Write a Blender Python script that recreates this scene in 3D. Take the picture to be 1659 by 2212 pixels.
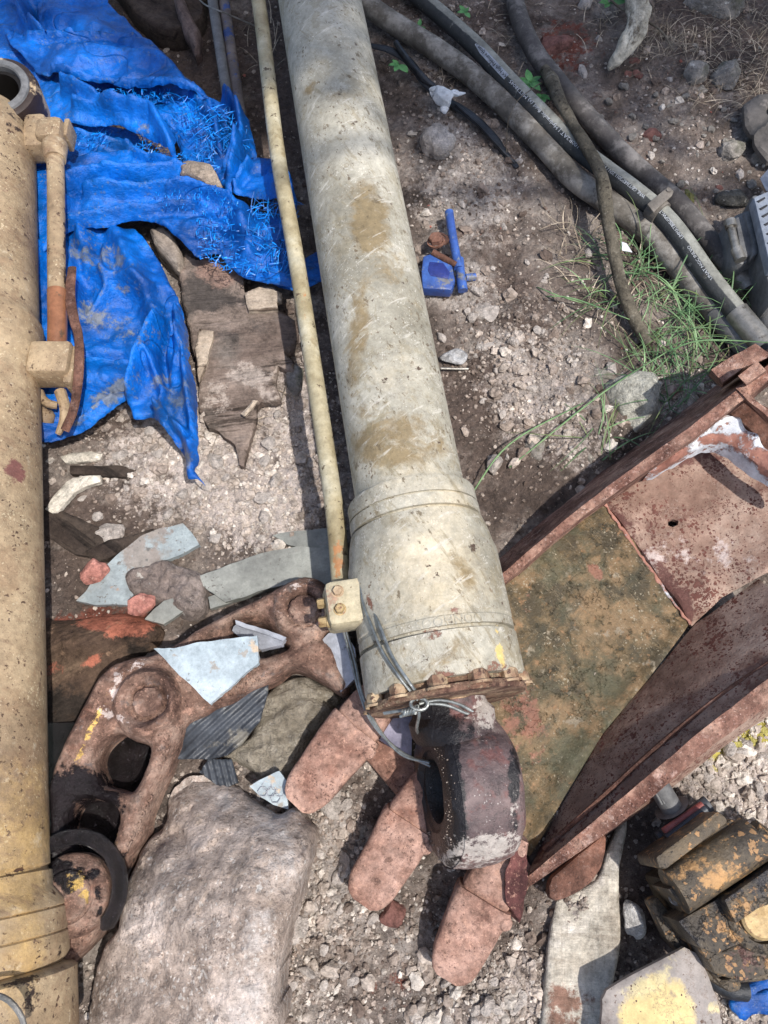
import bpy, bmesh, math, random
import numpy as np
from mathutils import Vector, Matrix
from mathutils.geometry import delaunay_2d_cdt

# ---------------------------------------------------------------- camera, world, sun, exposure
scn = bpy.context.scene
for o in list(bpy.data.objects): bpy.data.objects.remove(o)
H = 1.5; TH = math.radians(21.5); FPX = 1671.0          # eye height, tilt from straight down, focal length in picture units
cam = bpy.data.objects.new("camera", bpy.data.cameras.new("camera"))
scn.collection.objects.link(cam); scn.camera = cam
cam.location = (0, 0, H); cam.rotation_euler = (TH, 0, 0)
cam.data.sensor_fit = 'VERTICAL'; cam.data.sensor_height = 36.0
cam.data.lens = 36.0 * FPX / 2212.0
cam.data.clip_start = 0.02; cam.data.clip_end = 500
SUN = Vector((0.35, -0.30, 1.0)).normalized()
SUN_EL = math.asin(SUN.z); SUN_AZ = math.atan2(SUN.x, SUN.y)
w = bpy.data.worlds.new("World"); scn.world = w; w.use_nodes = True
nt = w.node_tree; nt.nodes.clear()
sky = nt.nodes.new('ShaderNodeTexSky'); sky.sky_type = 'NISHITA'; sky.sun_disc = False
sky.sun_elevation = SUN_EL; sky.sun_rotation = SUN_AZ; sky.altitude = 50; sky.dust_density = 2.5
bg = nt.nodes.new('ShaderNodeBackground'); bg.inputs[1].default_value = 0.15
wo = nt.nodes.new('ShaderNodeOutputWorld')
nt.links.new(sky.outputs[0], bg.inputs[0]); nt.links.new(bg.outputs[0], wo.inputs[0])
sd = bpy.data.lights.new("sun", 'SUN'); sd.energy = 3.7; sd.angle = math.radians(0.9); sd.color = (1.0, 0.955, 0.90)
sun = bpy.data.objects.new("sun", sd); scn.collection.objects.link(sun)
sun.rotation_euler = SUN.to_track_quat('Z', 'Y').to_euler()
vs = scn.view_settings; vs.view_transform = 'Standard'; vs.look = 'None'; vs.gamma = 1; vs.exposure = 0.28

# ---------------------------------------------------------------- geometry helpers
CT, ST = math.cos(TH), math.sin(TH)
def ray(u, v):
    a = (u - 829.5) / FPX; b = (1106.0 - v) / FPX
    return np.array([a, b * CT + ST, b * ST - CT])
def P(u, v, z=0.0):
    d = ray(u, v); t = (z - H) / d[2]
    return np.array([d[0] * t, d[1] * t, z])
def PP(pts, z=0.0):
    return np.array([P(p[0], p[1], p[2] if len(p) > 2 else z) for p in pts])
def proj(V):
    V = np.asarray(V, float); x = V[:, 0]; y = V[:, 1]; z = V[:, 2] - H
    dep = y * ST - z * CT; up = y * CT + z * ST
    dep = np.maximum(dep, 1e-3)
    return 829.5 + FPX * x / dep, 1106.0 - FPX * up / dep
K = 0.00087                                               # metres per picture unit on the ground near the middle

def _h(ix, iy, iz, s):
    n = (ix * 374761393 + iy * 668265263 + iz * 2147483647 + s * 974634777) & 0xffffffff
    n = ((n ^ (n >> 13)) * 1274126177) & 0xffffffff
    n = ((n ^ (n >> 16)) * 2246822519) & 0xffffffff
    return ((n ^ (n >> 15)) & 0xffffff) / float(0xffffff)
def vn(p, s=0):
    p = np.asarray(p, float); i = np.floor(p).astype(np.int64); f = p - i; f = f * f * (3 - 2 * f); i = i + 10000
    r = 0
    for dx in (0, 1):
        for dy in (0, 1):
            for dz in (0, 1):
                w_ = (f[:, 0] if dx else 1 - f[:, 0]) * (f[:, 1] if dy else 1 - f[:, 1]) * (f[:, 2] if dz else 1 - f[:, 2])
                r = r + w_ * _h(i[:, 0] + dx, i[:, 1] + dy, i[:, 2] + dz, s)
    return r * 2 - 1
def fbm(p, sc, s=0, octv=4, gain=.5):
    p = np.asarray(p, float)
    if p.shape[1] == 2: p = np.c_[p, np.zeros(len(p))]
    r = 0; a = 1
    for k in range(octv):
        r = r + a * vn(p * sc * 2 ** k + 7.3 * k, s + k); a *= gain
    return r
def crumble(p, sc, s=0):
    """cell distance noise: rounded crumbs"""
    p = np.asarray(p, float)[:, :2] * sc; i = np.floor(p).astype(np.int64); best = np.full(len(p), 9.)
    for dx in (-1, 0, 1):
        for dy in (-1, 0, 1):
            c = i + [dx, dy]; q = c + 10000
            jx = _h(q[:, 0], q[:, 1], q[:, 0] * 0, s); jy = _h(q[:, 0], q[:, 1], q[:, 0] * 0, s + 9)
            d = np.hypot(c[:, 0] + jx - p[:, 0], c[:, 1] + jy - p[:, 1]); best = np.minimum(best, d)
    return 1 - np.clip(best, 0, 1)
def smooth01(x): x = np.clip(x, 0, 1); return x * x * (3 - 2 * x)

def resample(Q, step, closed=False, smooth=True):
    Q = np.asarray(Q, float); n = len(Q); out = []
    m = n if closed else n - 1
    for i in range(m):
        p1 = Q[i]; p2 = Q[(i + 1) % n]
        p0 = Q[(i - 1) % n] if (closed or i > 0) else 2 * p1 - p2
        p3 = Q[(i + 2) % n] if (closed or i < n - 2) else 2 * p2 - p1
        k = max(1, int(round(np.linalg.norm(p2 - p1) / step)))
        for j in range(k):
            t = j / k
            if smooth: q = .5 * ((2 * p1) + (-p0 + p2) * t + (2 * p0 - 5 * p1 + 4 * p2 - p3) * t * t + (-p0 + 3 * p1 - 3 * p2 + p3) * t ** 3)
            else: q = p1 + (p2 - p1) * t
            out.append(q)
    if not closed: out.append(Q[-1])
    return np.array(out)
def segdist(X, Q, closed=False):
    A = Q; B = np.roll(Q, -1, 0)
    if not closed: A, B = A[:-1], B[:-1]
    best = np.full(len(X), 1e9)
    for a, b in zip(A, B):
        ab = b - a; L = max(ab @ ab, 1e-12)
        t = np.clip(((X - a) @ ab) / L, 0, 1)
        d = X - (a + t[:, None] * ab)
        best = np.minimum(best, d[:, 0] ** 2 + d[:, 1] ** 2)
    return np.sqrt(best)
def inside(X, Q):
    r = np.zeros(len(X), bool); A = Q; B = np.roll(Q, -1, 0)
    for (x1, y1), (x2, y2) in zip(A, B):
        if y1 == y2: continue
        c = ((y1 > X[:, 1]) != (y2 > X[:, 1])) & (X[:, 0] < (x2 - x1) * (X[:, 1] - y1) / (y2 - y1) + x1)
        r ^= c
    return r
def feat(X, z, feats):
    h = np.zeros(len(X))
    for f in feats:
        k = f[0]
        if k == 'ridge':
            d = segdist(X, PP(f[1], z)[:, :2]); h += f[3] * np.exp(-(d / (f[2] * K)) ** 2)
        elif k == 'bump':
            c = P(f[1], f[2], z)[:2]; d = np.hypot(*(X - c).T); h += f[4] * np.exp(-(d / (f[3] * K)) ** 2)
        elif k == 'disk':
            c = P(f[1], f[2], z)[:2]; d = np.hypot(*(X - c).T); h += f[4] * (1 - smooth01((d - f[3] * K) / (f[5] * K) + .5))
        elif k == 'ring':
            c = P(f[1], f[2], z)[:2]; d = np.hypot(*(X - c).T); h += f[5] * np.exp(-((d - f[3] * K) / (f[4] * K)) ** 2)
        elif k == 'poly':
            Q = PP(f[1], z)[:, :2]; d = segdist(X, Q, True) * np.where(inside(X, Q), -1, 1)
            h += f[3] * (1 - smooth01(d / (f[2] * K) + .5))
    return h
def patch(outline, z=0., step=.008, er=.01, drop=None, feats=(), noise=(), holes=(), skirt=.03, smooth=True, jit=0., seed=1, absfloor=None, hw=None):
    rg = np.random.RandomState(seed)
    O3 = PP(outline, z); ctrl = O3.copy()
    O = resample(O3, step, True, smooth)
    if jit:
        n = len(O); O[:, 0] += jit * fbm(O * [1, 1, 0] + 3, 25, seed, 3); O[:, 1] += jit * fbm(O * [1, 1, 0] + 9, 25, seed + 5, 3)
    loops = [O[:, :2]] + [resample(PP(h_, z), step, True, True)[:, :2] for h_ in holes]
    lo = O[:, :2].min(0); hi = O[:, :2].max(0)
    gx, gy = np.meshgrid(np.arange(lo[0], hi[0], step), np.arange(lo[1], hi[1], step * .87))
    gx = gx + (np.arange(gx.shape[0])[:, None] % 2) * step * .5
    G = np.c_[gx.ravel(), gy.ravel()] + rg.uniform(-.12, .12, (gx.size, 2)) * step
    G = G[inside(G, loops[0])]
    for L in loops[1:]: G = G[~inside(G, L)]
    dd = np.min([segdist(G, L, True) for L in loops], 0); G = G[dd > step * .55]
    pts = []; edges = []; o = 0
    for L in loops:
        pts += [Vector(p) for p in L]; n = len(L); edges += [(o + i, o + (i + 1) % n) for i in range(n)]; o += n
    nb = o
    pts += [Vector(p) for p in G]
    res = delaunay_2d_cdt(pts, edges, [], 0, 1e-7)
    X = np.array([tuple(p) for p in res[0]]); F = np.array([f for f in res[2] if len(f) == 3])
    C = X[F].mean(1); keep = inside(C, loops[0])
    for L in loops[1:]: keep &= ~inside(C, L)
    F = F[keep]
    a = X[F]; s = np.cross(a[:, 1] - a[:, 0], a[:, 2] - a[:, 0]); F[s < 0] = F[s < 0][:, ::-1]
    d = np.min([segdist(X, L, True) for L in loops], 0)
    wts = 1 / ((X[:, None, 0] - ctrl[None, :, 0]) ** 2 + (X[:, None, 1] - ctrl[None, :, 1]) ** 2 + 1e-5)
    zz = (wts * ctrl[None, :, 2]).sum(1) / wts.sum(1)
    if drop is None: drop = er
    e = np.clip(1 - d / max(er, 1e-6), 0, 1)
    zz = zz - drop * (1 - np.sqrt(np.maximum(1 - e * e, 0)))
    zref = float(ctrl[:, 2].mean())
    zz = zz + feat(X, zref, feats)
    for nn in noise:
        amp, sc = nn[0], nn[1]; oc = nn[2] if len(nn) > 2 else 3
        Y = X.copy()
        if len(nn) > 3:   # stretched noise: angle, stretch
            c, s_ = math.cos(nn[3]), math.sin(nn[3]); Y = np.c_[(X[:, 0] * c + X[:, 1] * s_) / nn[4], -X[:, 0] * s_ + X[:, 1] * c]
        zz = zz + amp * fbm(Y, sc, seed, oc) * np.clip(d / max(er * .5, 1e-4), .25, 1)
    if hw is not None: zz = hw(X, zz, d)
    V = np.c_[X, zz]
    # skirt from boundary edges
    E = np.concatenate([F[:, [0, 1]], F[:, [1, 2]], F[:, [2, 0]]]); ks = np.sort(E, 1)
    key = ks[:, 0] * 10000000 + ks[:, 1]; _, inv, cnt = np.unique(key, return_inverse=True, return_counts=True)
    B = E[cnt[inv] == 1]
    if skirt or absfloor is not None:
        bi = np.unique(B); mp = {v: k for k, v in enumerate(bi)}; n0 = len(V)
        rows = 2 if skirt and skirt > .02 or absfloor is not None else 1
        FF = [F]; prev = {v: v for v in bi}
        Vs = [V]
        for r in range(1, rows + 1):
            W = V[bi].copy(); fl = absfloor if absfloor is not None else None
            zb = (np.minimum(W[:, 2] - .002, fl) if fl is not None else W[:, 2] - skirt)
            W[:, 2] = W[:, 2] + (zb - W[:, 2]) * r / rows
            if jit: W[:, :2] += rg.uniform(-1, 1, (len(W), 2)) * jit * .4
            Vs.append(W); cur = {v: n0 + (r - 1) * len(bi) + k for k, v in enumerate(bi)}
            q = np.array([[prev[a], prev[b], cur[b], cur[a]] for a, b in B])
            FF += [q[:, [0, 2, 1]], q[:, [0, 3, 2]]]; prev = cur
        # closed underside
        mpb = np.arange(len(V))
        base = V.copy(); 
        V = np.concatenate(Vs); F = np.concatenate(FF)
    return V, F
def cat_(L):
    V = []; F = []; n = 0
    for v, f in L:
        f = np.asarray(f)
        if f.shape[1] == 4: f = np.concatenate([f[:, [0, 1, 2]], f[:, [0, 2, 3]]])
        V.append(np.asarray(v, float)); F.append(f + n); n += len(v)
    return np.concatenate(V), np.concatenate(F)
def tube(path, rad, n=14, step=.02, smooth=True, cap=True, rough=0, seed=0, squash=1.):
    path = np.asarray(path, float); rad = np.broadcast_to(np.asarray(rad, float), (len(path),))
    Q = resample(np.c_[path, rad], step, False, smooth); R = Q[:, 3]; Q = Q[:, :3]
    T = np.gradient(Q, axis=0); T /= np.linalg.norm(T, axis=1)[:, None] + 1e-12
    up = np.array([0, 0, 1.]) if abs(T[0][2]) < .9 else np.array([1., 0, 0])
    a = np.cross(T[0], up); a /= np.linalg.norm(a); V = []
    ang = np.arange(n) / n * 2 * math.pi
    for i in range(len(Q)):
        a = a - T[i] * (a @ T[i]); a /= np.linalg.norm(a); b = np.cross(T[i], a)
        V.append(Q[i] + R[i] * (np.cos(ang)[:, None] * a + squash * np.sin(ang)[:, None] * b))
    m = len(Q); V = np.concatenate(V)
    if rough:
        c = np.repeat(Q, n, 0); dv = V - c; V = c + dv * (1 + rough * fbm(V, 30, seed, 3))[:, None]
    i = np.arange(m - 1)[:, None] * n; j = np.arange(n)[None]; k = (j + 1) % n
    F = np.stack([i + j, i + k, i + n + k, i + n + j], -1).reshape(-1, 4)
    F = np.concatenate([F[:, [0, 1, 2]], F[:, [0, 2, 3]]])
    if cap:
        V = np.concatenate([V, Q[:1], Q[-1:]]); c0 = len(V) - 2; j = np.arange(n); k = (j + 1) % n; b = (m - 1) * n
        F = np.concatenate([F, np.c_[np.full(n, c0), k, j], np.c_[np.full(n, c0 + 1), b + j, b + k]])
    return V, F
def lathe(p0, dr, prof, n=48, closed=False):
    """prof: (distance along, radius) list"""
    p0 = np.asarray(p0, float); dr = np.asarray(dr, float); dr = dr / np.linalg.norm(dr)
    up = np.array([0, 0, 1.]) if abs(dr[2]) < .9 else np.array([0, 1., 0])
    a = np.cross(dr, up); a /= np.linalg.norm(a); b = np.cross(dr, a); ang = np.arange(n) / n * 2 * math.pi
    V = np.concatenate([p0 + s * dr + r * (np.cos(ang)[:, None] * a + np.sin(ang)[:, None] * b) for s, r in prof])
    m = len(prof); i = (np.arange(m if closed else m - 1)[:, None]); j = np.arange(n)[None]; k = (j + 1) % n; i2 = (i + 1) % m
    F = np.stack([i * n + j, i2 * n + j, i2 * n + k, i * n + k], -1).reshape(-1, 4)
    return V, F
def prism(Q, top, th, bev=.002, seg=2):
    """polygon in world XY (or xyz) with a real thickness, bevelled"""
    Q = np.asarray(Q, float); bm = bmesh.new()
    z = Q[:, 2] if Q.shape[1] > 2 else np.full(len(Q), top)
    a = [bm.verts.new((p[0], p[1], zz)) for p, zz in zip(Q, z)]
    b = [bm.verts.new((p[0], p[1], zz - th)) for p, zz in zip(Q, z)]
    n = len(a); bm.faces.new(a); bm.faces.new(b[::-1])
    for i in range(n): bm.faces.new((a[i], b[i], b[(i + 1) % n], a[(i + 1) % n]))
    bmesh.ops.recalc_face_normals(bm, faces=bm.faces)
    if bev: bmesh.ops.bevel(bm, geom=bm.edges[:], offset=bev, segments=seg, affect='EDGES', profile=.5, clamp_overlap=True)
    return frombm(bm)
def frombm(bm):
    bmesh.ops.triangulate(bm, faces=bm.faces[:]); bm.verts.index_update()
    V = np.array([v.co[:] for v in bm.verts]); F = np.array([[v.index for v in f.verts] for f in bm.faces]); bm.free()
    return V, F
def slab(outline, z=0., th=.01, bev=.002):
    return prism(PP(outline, z), 0, th, bev)
def box(c, sx, sy, sz, rz=0., bev=.003, tilt=None):
    bm = bmesh.new(); bmesh.ops.create_cube(bm, size=1, matrix=Matrix.Diagonal((sx, sy, sz, 1)))
    if bev: bmesh.ops.bevel(bm, geom=bm.edges[:], offset=bev, segments=2, affect='EDGES', profile=.5, clamp_overlap=True)
    m = Matrix.Translation(Vector(c)) @ Matrix.Rotation(rz, 4, 'Z')
    if tilt: m = m @ Matrix.Rotation(tilt[0], 4, 'X') @ Matrix.Rotation(tilt[1], 4, 'Y')
    bmesh.ops.transform(bm, matrix=m, verts=bm.verts); return frombm(bm)
def loft(rows, sub=(6, 6), closed=True, cap=True, noise=0, sc=20, seed=0):
    """rows: stations, each a list of (x,y,z) world points; linear between, subdivided"""
    R = np.array([np.asarray(r, float) for r in rows]); R2 = []
    for i in range(len(R) - 1):
        for t in np.linspace(0, 1, sub[0], endpoint=False): R2.append(R[i] * (1 - t) + R[i + 1] * t)
    R2.append(R[-1]); R2 = np.array(R2); n = R.shape[1]; cols = []
    for j in range(n if closed else n - 1):
        for t in np.linspace(0, 1, sub[1], endpoint=False): cols.append(R2[:, j] * (1 - t) + R2[:, (j + 1) % n] * t)
    if not closed: cols.append(R2[:, -1])
    G = np.array(cols).transpose(1, 0, 2); m, k = G.shape[:2]; V = G.reshape(-1, 3)
    if noise: V = V + noise * np.c_[fbm(V, sc, seed), fbm(V, sc, seed + 11), fbm(V, sc, seed + 23)]
    kk = k if closed else k - 1
    i = np.arange(m - 1)[:, None] * k; j = np.arange(kk)[None]; j2 = (j + 1) % k
    F = np.stack([i + j, i + j2, i + k + j2, i + k + j], -1).reshape(-1, 4)
    F = np.concatenate([F[:, [0, 1, 2]], F[:, [0, 2, 3]]])
    if closed and cap:
        V = np.concatenate([V, [V[:k].mean(0)], [V[-k:].mean(0)]]); c = len(V) - 2; j = np.arange(k); j2 = (j + 1) % k; b = (m - 1) * k
        F = np.concatenate([F, np.c_[np.full(k, c), j2, j], np.c_[np.full(k, c + 1), b + j, b + j2]])
    return V, F
_ico = {}
def ico(n):
    if n not in _ico:
        bm = bmesh.new(); bmesh.ops.create_icosphere(bm, subdivisions=n, radius=1); _ico[n] = frombm(bm)
    return _ico[n]
def rock(c, size, seed=0, sub=4, rough=.22, cuts=9, rz=0., fine=.03):
    V, F = ico(sub); V = V.copy(); rg = np.random.RandomState(seed)
    V = V * (1 + rough * fbm(V + seed * 3.7, 1.1, seed, 2))[:, None]
    for k in range(cuts):
        n = rg.normal(size=3); n /= np.linalg.norm(n); lim = rg.uniform(.55, .85)
        d = V @ n - lim; V = V - np.where(d > 0, d * .88, 0)[:, None] * n
    V = V * (1 + fine * fbm(V + seed, 5, seed + 4, 3))[:, None]
    V = V * np.asarray(size); c_, s_ = math.cos(rz), math.sin(rz)
    V = np.c_[V[:, 0] * c_ - V[:, 1] * s_, V[:, 0] * s_ + V[:, 1] * c_, V[:, 2]]
    return V + np.asarray(c), F
def orient(F, V):
    return F

# ---------------------------------------------------------------- object helpers
OFF = {}
def mkmesh(name, V, F, off, ang=35):
    me = bpy.data.meshes.new(name); V = np.asarray(V, float) - off; F = np.asarray(F)
    if F.shape[1] == 4: F = np.concatenate([F[:, [0, 1, 2]], F[:, [0, 2, 3]]])
    me.vertices.add(len(V)); me.vertices.foreach_set('co', V.astype(np.float32).ravel())
    me.loops.add(F.size); me.loops.foreach_set('vertex_index', F.astype(np.int32).ravel())
    me.polygons.add(len(F)); me.polygons.foreach_set('loop_start', np.arange(0, F.size, 3, dtype=np.int32))
    me.polygons.foreach_set('loop_total', np.full(len(F), 3, np.int32))
    me.update(calc_edges=True); me.validate()
    me.polygons.foreach_set('use_smooth', np.full(len(me.polygons), ang >= 0, bool))
    if ang > 0: me.set_sharp_from_angle(angle=math.radians(ang))
    return me
def addattr(ob, name, vals):
    a = ob.data.attributes.new(name, 'FLOAT', 'POINT'); a.data.foreach_set('value', np.asarray(vals, np.float32))
def tags(o, label=None, cat=None, group=None, kind=None):
    for k, v in (('label', label), ('category', cat), ('group', group), ('kind', kind)):
        if v: o[k] = v
def thing(name, label, cat, loc, group=None):
    o = bpy.data.objects.new(name, None); scn.collection.objects.link(o); o.location = loc; o.empty_display_size = .05
    tags(o, label, cat, group); OFF[o.name] = np.array(loc, float); return o
def part(name, VF, m, parent, label=None, ang=35, attrs=None, kind=None):
    off = OFF[parent.name]
    ob = bpy.data.objects.new(name, mkmesh(name, VF[0], VF[1], off, ang)); scn.collection.objects.link(ob)
    ob.data.materials.append(m); ob.parent = parent; OFF[ob.name] = off; tags(ob, label, kind=kind)
    for k, v in (attrs or {}).items(): addattr(ob, k, v)
    return ob
def solo(name, VF, m, label=None, cat=None, group=None, kind=None, ang=35, attrs=None, off=None):
    V = VF[0]
    if off is None: off = np.array([(V[:, 0].min() + V[:, 0].max()) / 2, (V[:, 1].min() + V[:, 1].max()) / 2, max(V[:, 2].min(), 0)])
    ob = bpy.data.objects.new(name, mkmesh(name, V, VF[1], off, ang)); scn.collection.objects.link(ob)
    ob.location = off; ob.data.materials.append(m); OFF[ob.name] = np.array(off); tags(ob, label, cat, group, kind)
    for k, v in (attrs or {}).items(): addattr(ob, k, v)
    return ob
def blobs(V, L):
    """soft masks anchored on the surface: (u, v, radius u, radius v, angle, value)"""
    u, v = proj(V); r = np.zeros(len(V))
    for b in L:
        c, s = math.cos(math.radians(b[4])), math.sin(math.radians(b[4])); du = u - b[0]; dv = v - b[1]
        x = (du * c + dv * s) / b[2]; y = (-du * s + dv * c) / b[3]
        r = np.maximum(r, b[5] * np.exp(-(x * x + y * y) ** 1.5 * .7))
    return r

# ---------------------------------------------------------------- materials
def mat(name, base, layers=(), rough=.75, bumps=((60, .002),), metal=0., spec=.4, island=0., coat=0., attrcol=None, grain=None, sat=.88):
    if grain is None: grain = .95 if rough >= .8 else .5
    m = bpy.data.materials.new(name); m.use_nodes = True; t = m.node_tree; N = t.nodes; L = t.links
    bs = N['Principled BSDF']; tc = N.new('ShaderNodeTexCoord')
    seed = [sum(ord(c) * (i + 1) for i, c in enumerate(name)) % 97 * .37]
    def vec(st=None, rot=0):
        mp = N.new('ShaderNodeMapping'); mp.vector_type = 'TEXTURE'; seed[0] += 1.713
        mp.inputs['Location'].default_value = (seed[0], seed[0] * .61, 0); mp.inputs['Rotation'].default_value = (0, 0, rot)
        if st: mp.inputs['Scale'].default_value = st
        L.new(tc.outputs['Object'], mp.inputs['Vector']); return mp.outputs[0]
    def noise(sc, det=5, ro=.6, st=None, rot=0, dist=0):
        n = N.new('ShaderNodeTexNoise'); n.inputs['Scale'].default_value = sc; n.inputs['Detail'].default_value = det
        n.inputs['Roughness'].default_value = ro; n.inputs['Distortion'].default_value = dist
        L.new(vec(st, rot), n.inputs['Vector']); return n.outputs['Fac']
    def math_(op, a, b=None, clamp=False):
        n = N.new('ShaderNodeMath'); n.operation = op; n.use_clamp = clamp
        for i, x in enumerate((a, b)):
            if x is None: continue
            if isinstance(x, (int, float)): n.inputs[i].default_value = x
            else: L.new(x, n.inputs[i])
        return n.outputs[0]
    def mixc(f, a, b):
        n = N.new('ShaderNodeMix'); n.data_type = 'RGBA'
        L.new(f, n.inputs[0]) if not isinstance(f, float) else setattr(n.inputs[0], 'default_value', f)
        for i, x in ((6, a), (7, b)):
            if isinstance(x, tuple): n.inputs[i].default_value = (*x, 1)
            else: L.new(x, n.inputs[i])
        return n.outputs[2]
    sc, cols = base[0], base[1]; opt = base[2] if len(base) > 2 else {}
    r = N.new('ShaderNodeValToRGB'); n = len(cols); lo, hi = opt.get('range', (.38, .62))
    el = r.color_ramp.elements
    el[0].position = lo; el[0].color = (*cols[0], 1); el[1].position = hi; el[1].color = (*cols[-1], 1)
    for i in range(1, n - 1): e = el.new(lo + (hi - lo) * i / (n - 1)); e.color = (*cols[i], 1)
    L.new(noise(sc, 6, .65, opt.get('st'), opt.get('rot', 0), opt.get('dist', 0)), r.inputs[0]); col = r.outputs[0]
    if island:
        g = N.new('ShaderNodeAttribute'); g.attribute_name = 'rnd'
        hs = N.new('ShaderNodeHueSaturation'); L.new(col, hs.inputs['Color'])
        L.new(math_('ADD', math_('MULTIPLY', g.outputs['Fac'], island), 1 - island / 2), hs.inputs['Value']); col = hs.outputs[0]
    if attrcol:      # (attr, [(pos, colour)...])
        g = N.new('ShaderNodeAttribute'); g.attribute_name = attrcol[0]
        r2 = N.new('ShaderNodeValToRGB'); r2.color_ramp.interpolation = 'CONSTANT'; e2 = r2.color_ramp.elements
        e2[0].position = 0; e2[0].color = (*attrcol[1][0][1], 1); e2[1].position = attrcol[1][1][0]; e2[1].color = (*attrcol[1][1][1], 1)
        for p_, c_ in attrcol[1][2:]: e = e2.new(p_); e.color = (*c_, 1)
        L.new(g.outputs['Fac'], r2.inputs[0])
        mm = N.new('ShaderNodeMix'); mm.data_type = 'RGBA'; mm.blend_type = 'MULTIPLY'; mm.inputs[0].default_value = 1
        L.new(r2.outputs[0], mm.inputs[6]); L.new(col, mm.inputs[7]); col = mm.outputs[2]
    rg = rough; hgt = None; bk_ = 1.6 if rough >= .8 else 1.2
    for b in bumps:
        x = math_('MULTIPLY', noise(b[0], 6, .68, b[2] if len(b) > 2 else None, b[3] if len(b) > 3 else 0), b[1] * bk_)
        hgt = x if hgt is None else math_('ADD', hgt, x)
    for l in layers:
        if 'vor' in l:       # crisp round specks of uneven size
            n = N.new('ShaderNodeTexVoronoi'); n.inputs['Scale'].default_value = l['vor'] * 1.7; v0 = vec(l.get('st'), l.get('rot', 0))
            nn = N.new('ShaderNodeTexNoise'); nn.inputs['Scale'].default_value = l['vor'] * 1.6; nn.inputs['Detail'].default_value = 4; L.new(v0, nn.inputs['Vector'])
            vm = N.new('ShaderNodeVectorMath'); vm.operation = 'MULTIPLY_ADD'; vm.inputs[1].default_value = (1.1 / l['vor'],) * 3; L.new(nn.outputs['Color'], vm.inputs[0]); L.new(v0, vm.inputs[2]); L.new(vm.outputs[0], n.inputs['Vector'])
            sp = N.new('ShaderNodeSeparateColor'); L.new(n.outputs['Color'], sp.inputs[0])
            f = math_('SUBTRACT', math_('MULTIPLY', sp.outputs[0], .9), math_('MULTIPLY', n.outputs['Distance'], 1.5))
            f = math_('ADD', f, math_('MULTIPLY', math_('SUBTRACT', noise(l['vor'] * .12, 5, .7), .5), l.get('vk', 2.5)))
        else: f = noise(l.get('s', 20), l.get('d', 9), l.get('ro', .76 if 'a' in l else .68), l.get('st'), l.get('rot', 0), l.get('dist', 0))
        if 'a' in l:
            g = N.new('ShaderNodeAttribute'); g.attribute_name = l['a']
            f = math_('ADD', g.outputs['Fac'], math_('MULTIPLY', math_('MULTIPLY', math_('SUBTRACT', f, .5), l.get('k', 2.) * 2.6), math_('MULTIPLY', g.outputs['Fac'], 5., True)))
        if 'line' in l:      # thin wandering lines: cracks, scratches
            n2 = noise(l['s'] * .35, 3, .5); f = math_('SUBTRACT', 1., math_('DIVIDE', math_('ABSOLUTE', math_('SUBTRACT', f, .5)), l['line'])); f = math_('MULTIPLY', f, math_('GREATER_THAN', n2, l.get('lt', .5)))
            l = dict(l, t=.0, w=.9)
        f = math_('DIVIDE', math_('SUBTRACT', f, l.get('t', .55)), max(l.get('w', .05), .22 if 'a' in l else .03), True)
        f = math_('MULTIPLY', f, l.get('m', 1.))
        c = l['c']
        if isinstance(c, list): c = mixc(noise(l.get('cs', 40), 4, .6), c[0], c[1])
        col = mixc(f, col, c)
        if 'r' in l:
            n = N.new('ShaderNodeMix'); n.data_type = 'FLOAT'; L.new(f, n.inputs[0])
            if isinstance(rg, (int, float)): n.inputs[2].default_value = rg
            else: L.new(rg, n.inputs[2])
            n.inputs[3].default_value = l['r']; rg = n.outputs[0]
        if 'b' in l:
            x = math_('MULTIPLY', f, l['b']); hgt = x if hgt is None else math_('ADD', hgt, x)
    if grain:
        g1 = math_('MULTIPLY', math_('SUBTRACT', noise(60, 10, .85), .5), grain * 3.6); g2 = math_('MULTIPLY', math_('SUBTRACT', noise(11, 4, .6), .5), grain * 1.4)
        hs = N.new('ShaderNodeHueSaturation'); L.new(col, hs.inputs['Color']); L.new(math_('MAXIMUM', math_('ADD', math_('ADD', g1, g2), 1.), .25), hs.inputs['Value'])
        hs.inputs['Saturation'].default_value = sat; col = hs.outputs[0]
    L.new(col, bs.inputs['Base Color'])
    if isinstance(rg, (int, float)): bs.inputs['Roughness'].default_value = rg
    else: L.new(rg, bs.inputs['Roughness'])
    bs.inputs['Metallic'].default_value = metal; bs.inputs['Specular IOR Level'].default_value = spec
    if coat: bs.inputs['Coat Weight'].default_value = coat; bs.inputs['Coat Roughness'].default_value = .15
    if hgt is not None:
        bp = N.new('ShaderNodeBump'); bp.inputs['Strength'].default_value = 1.; bp.inputs['Distance'].default_value = 1.
        L.new(hgt, bp.inputs['Height']); L.new(bp.outputs[0], bs.inputs['Normal'])
    return m
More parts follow.
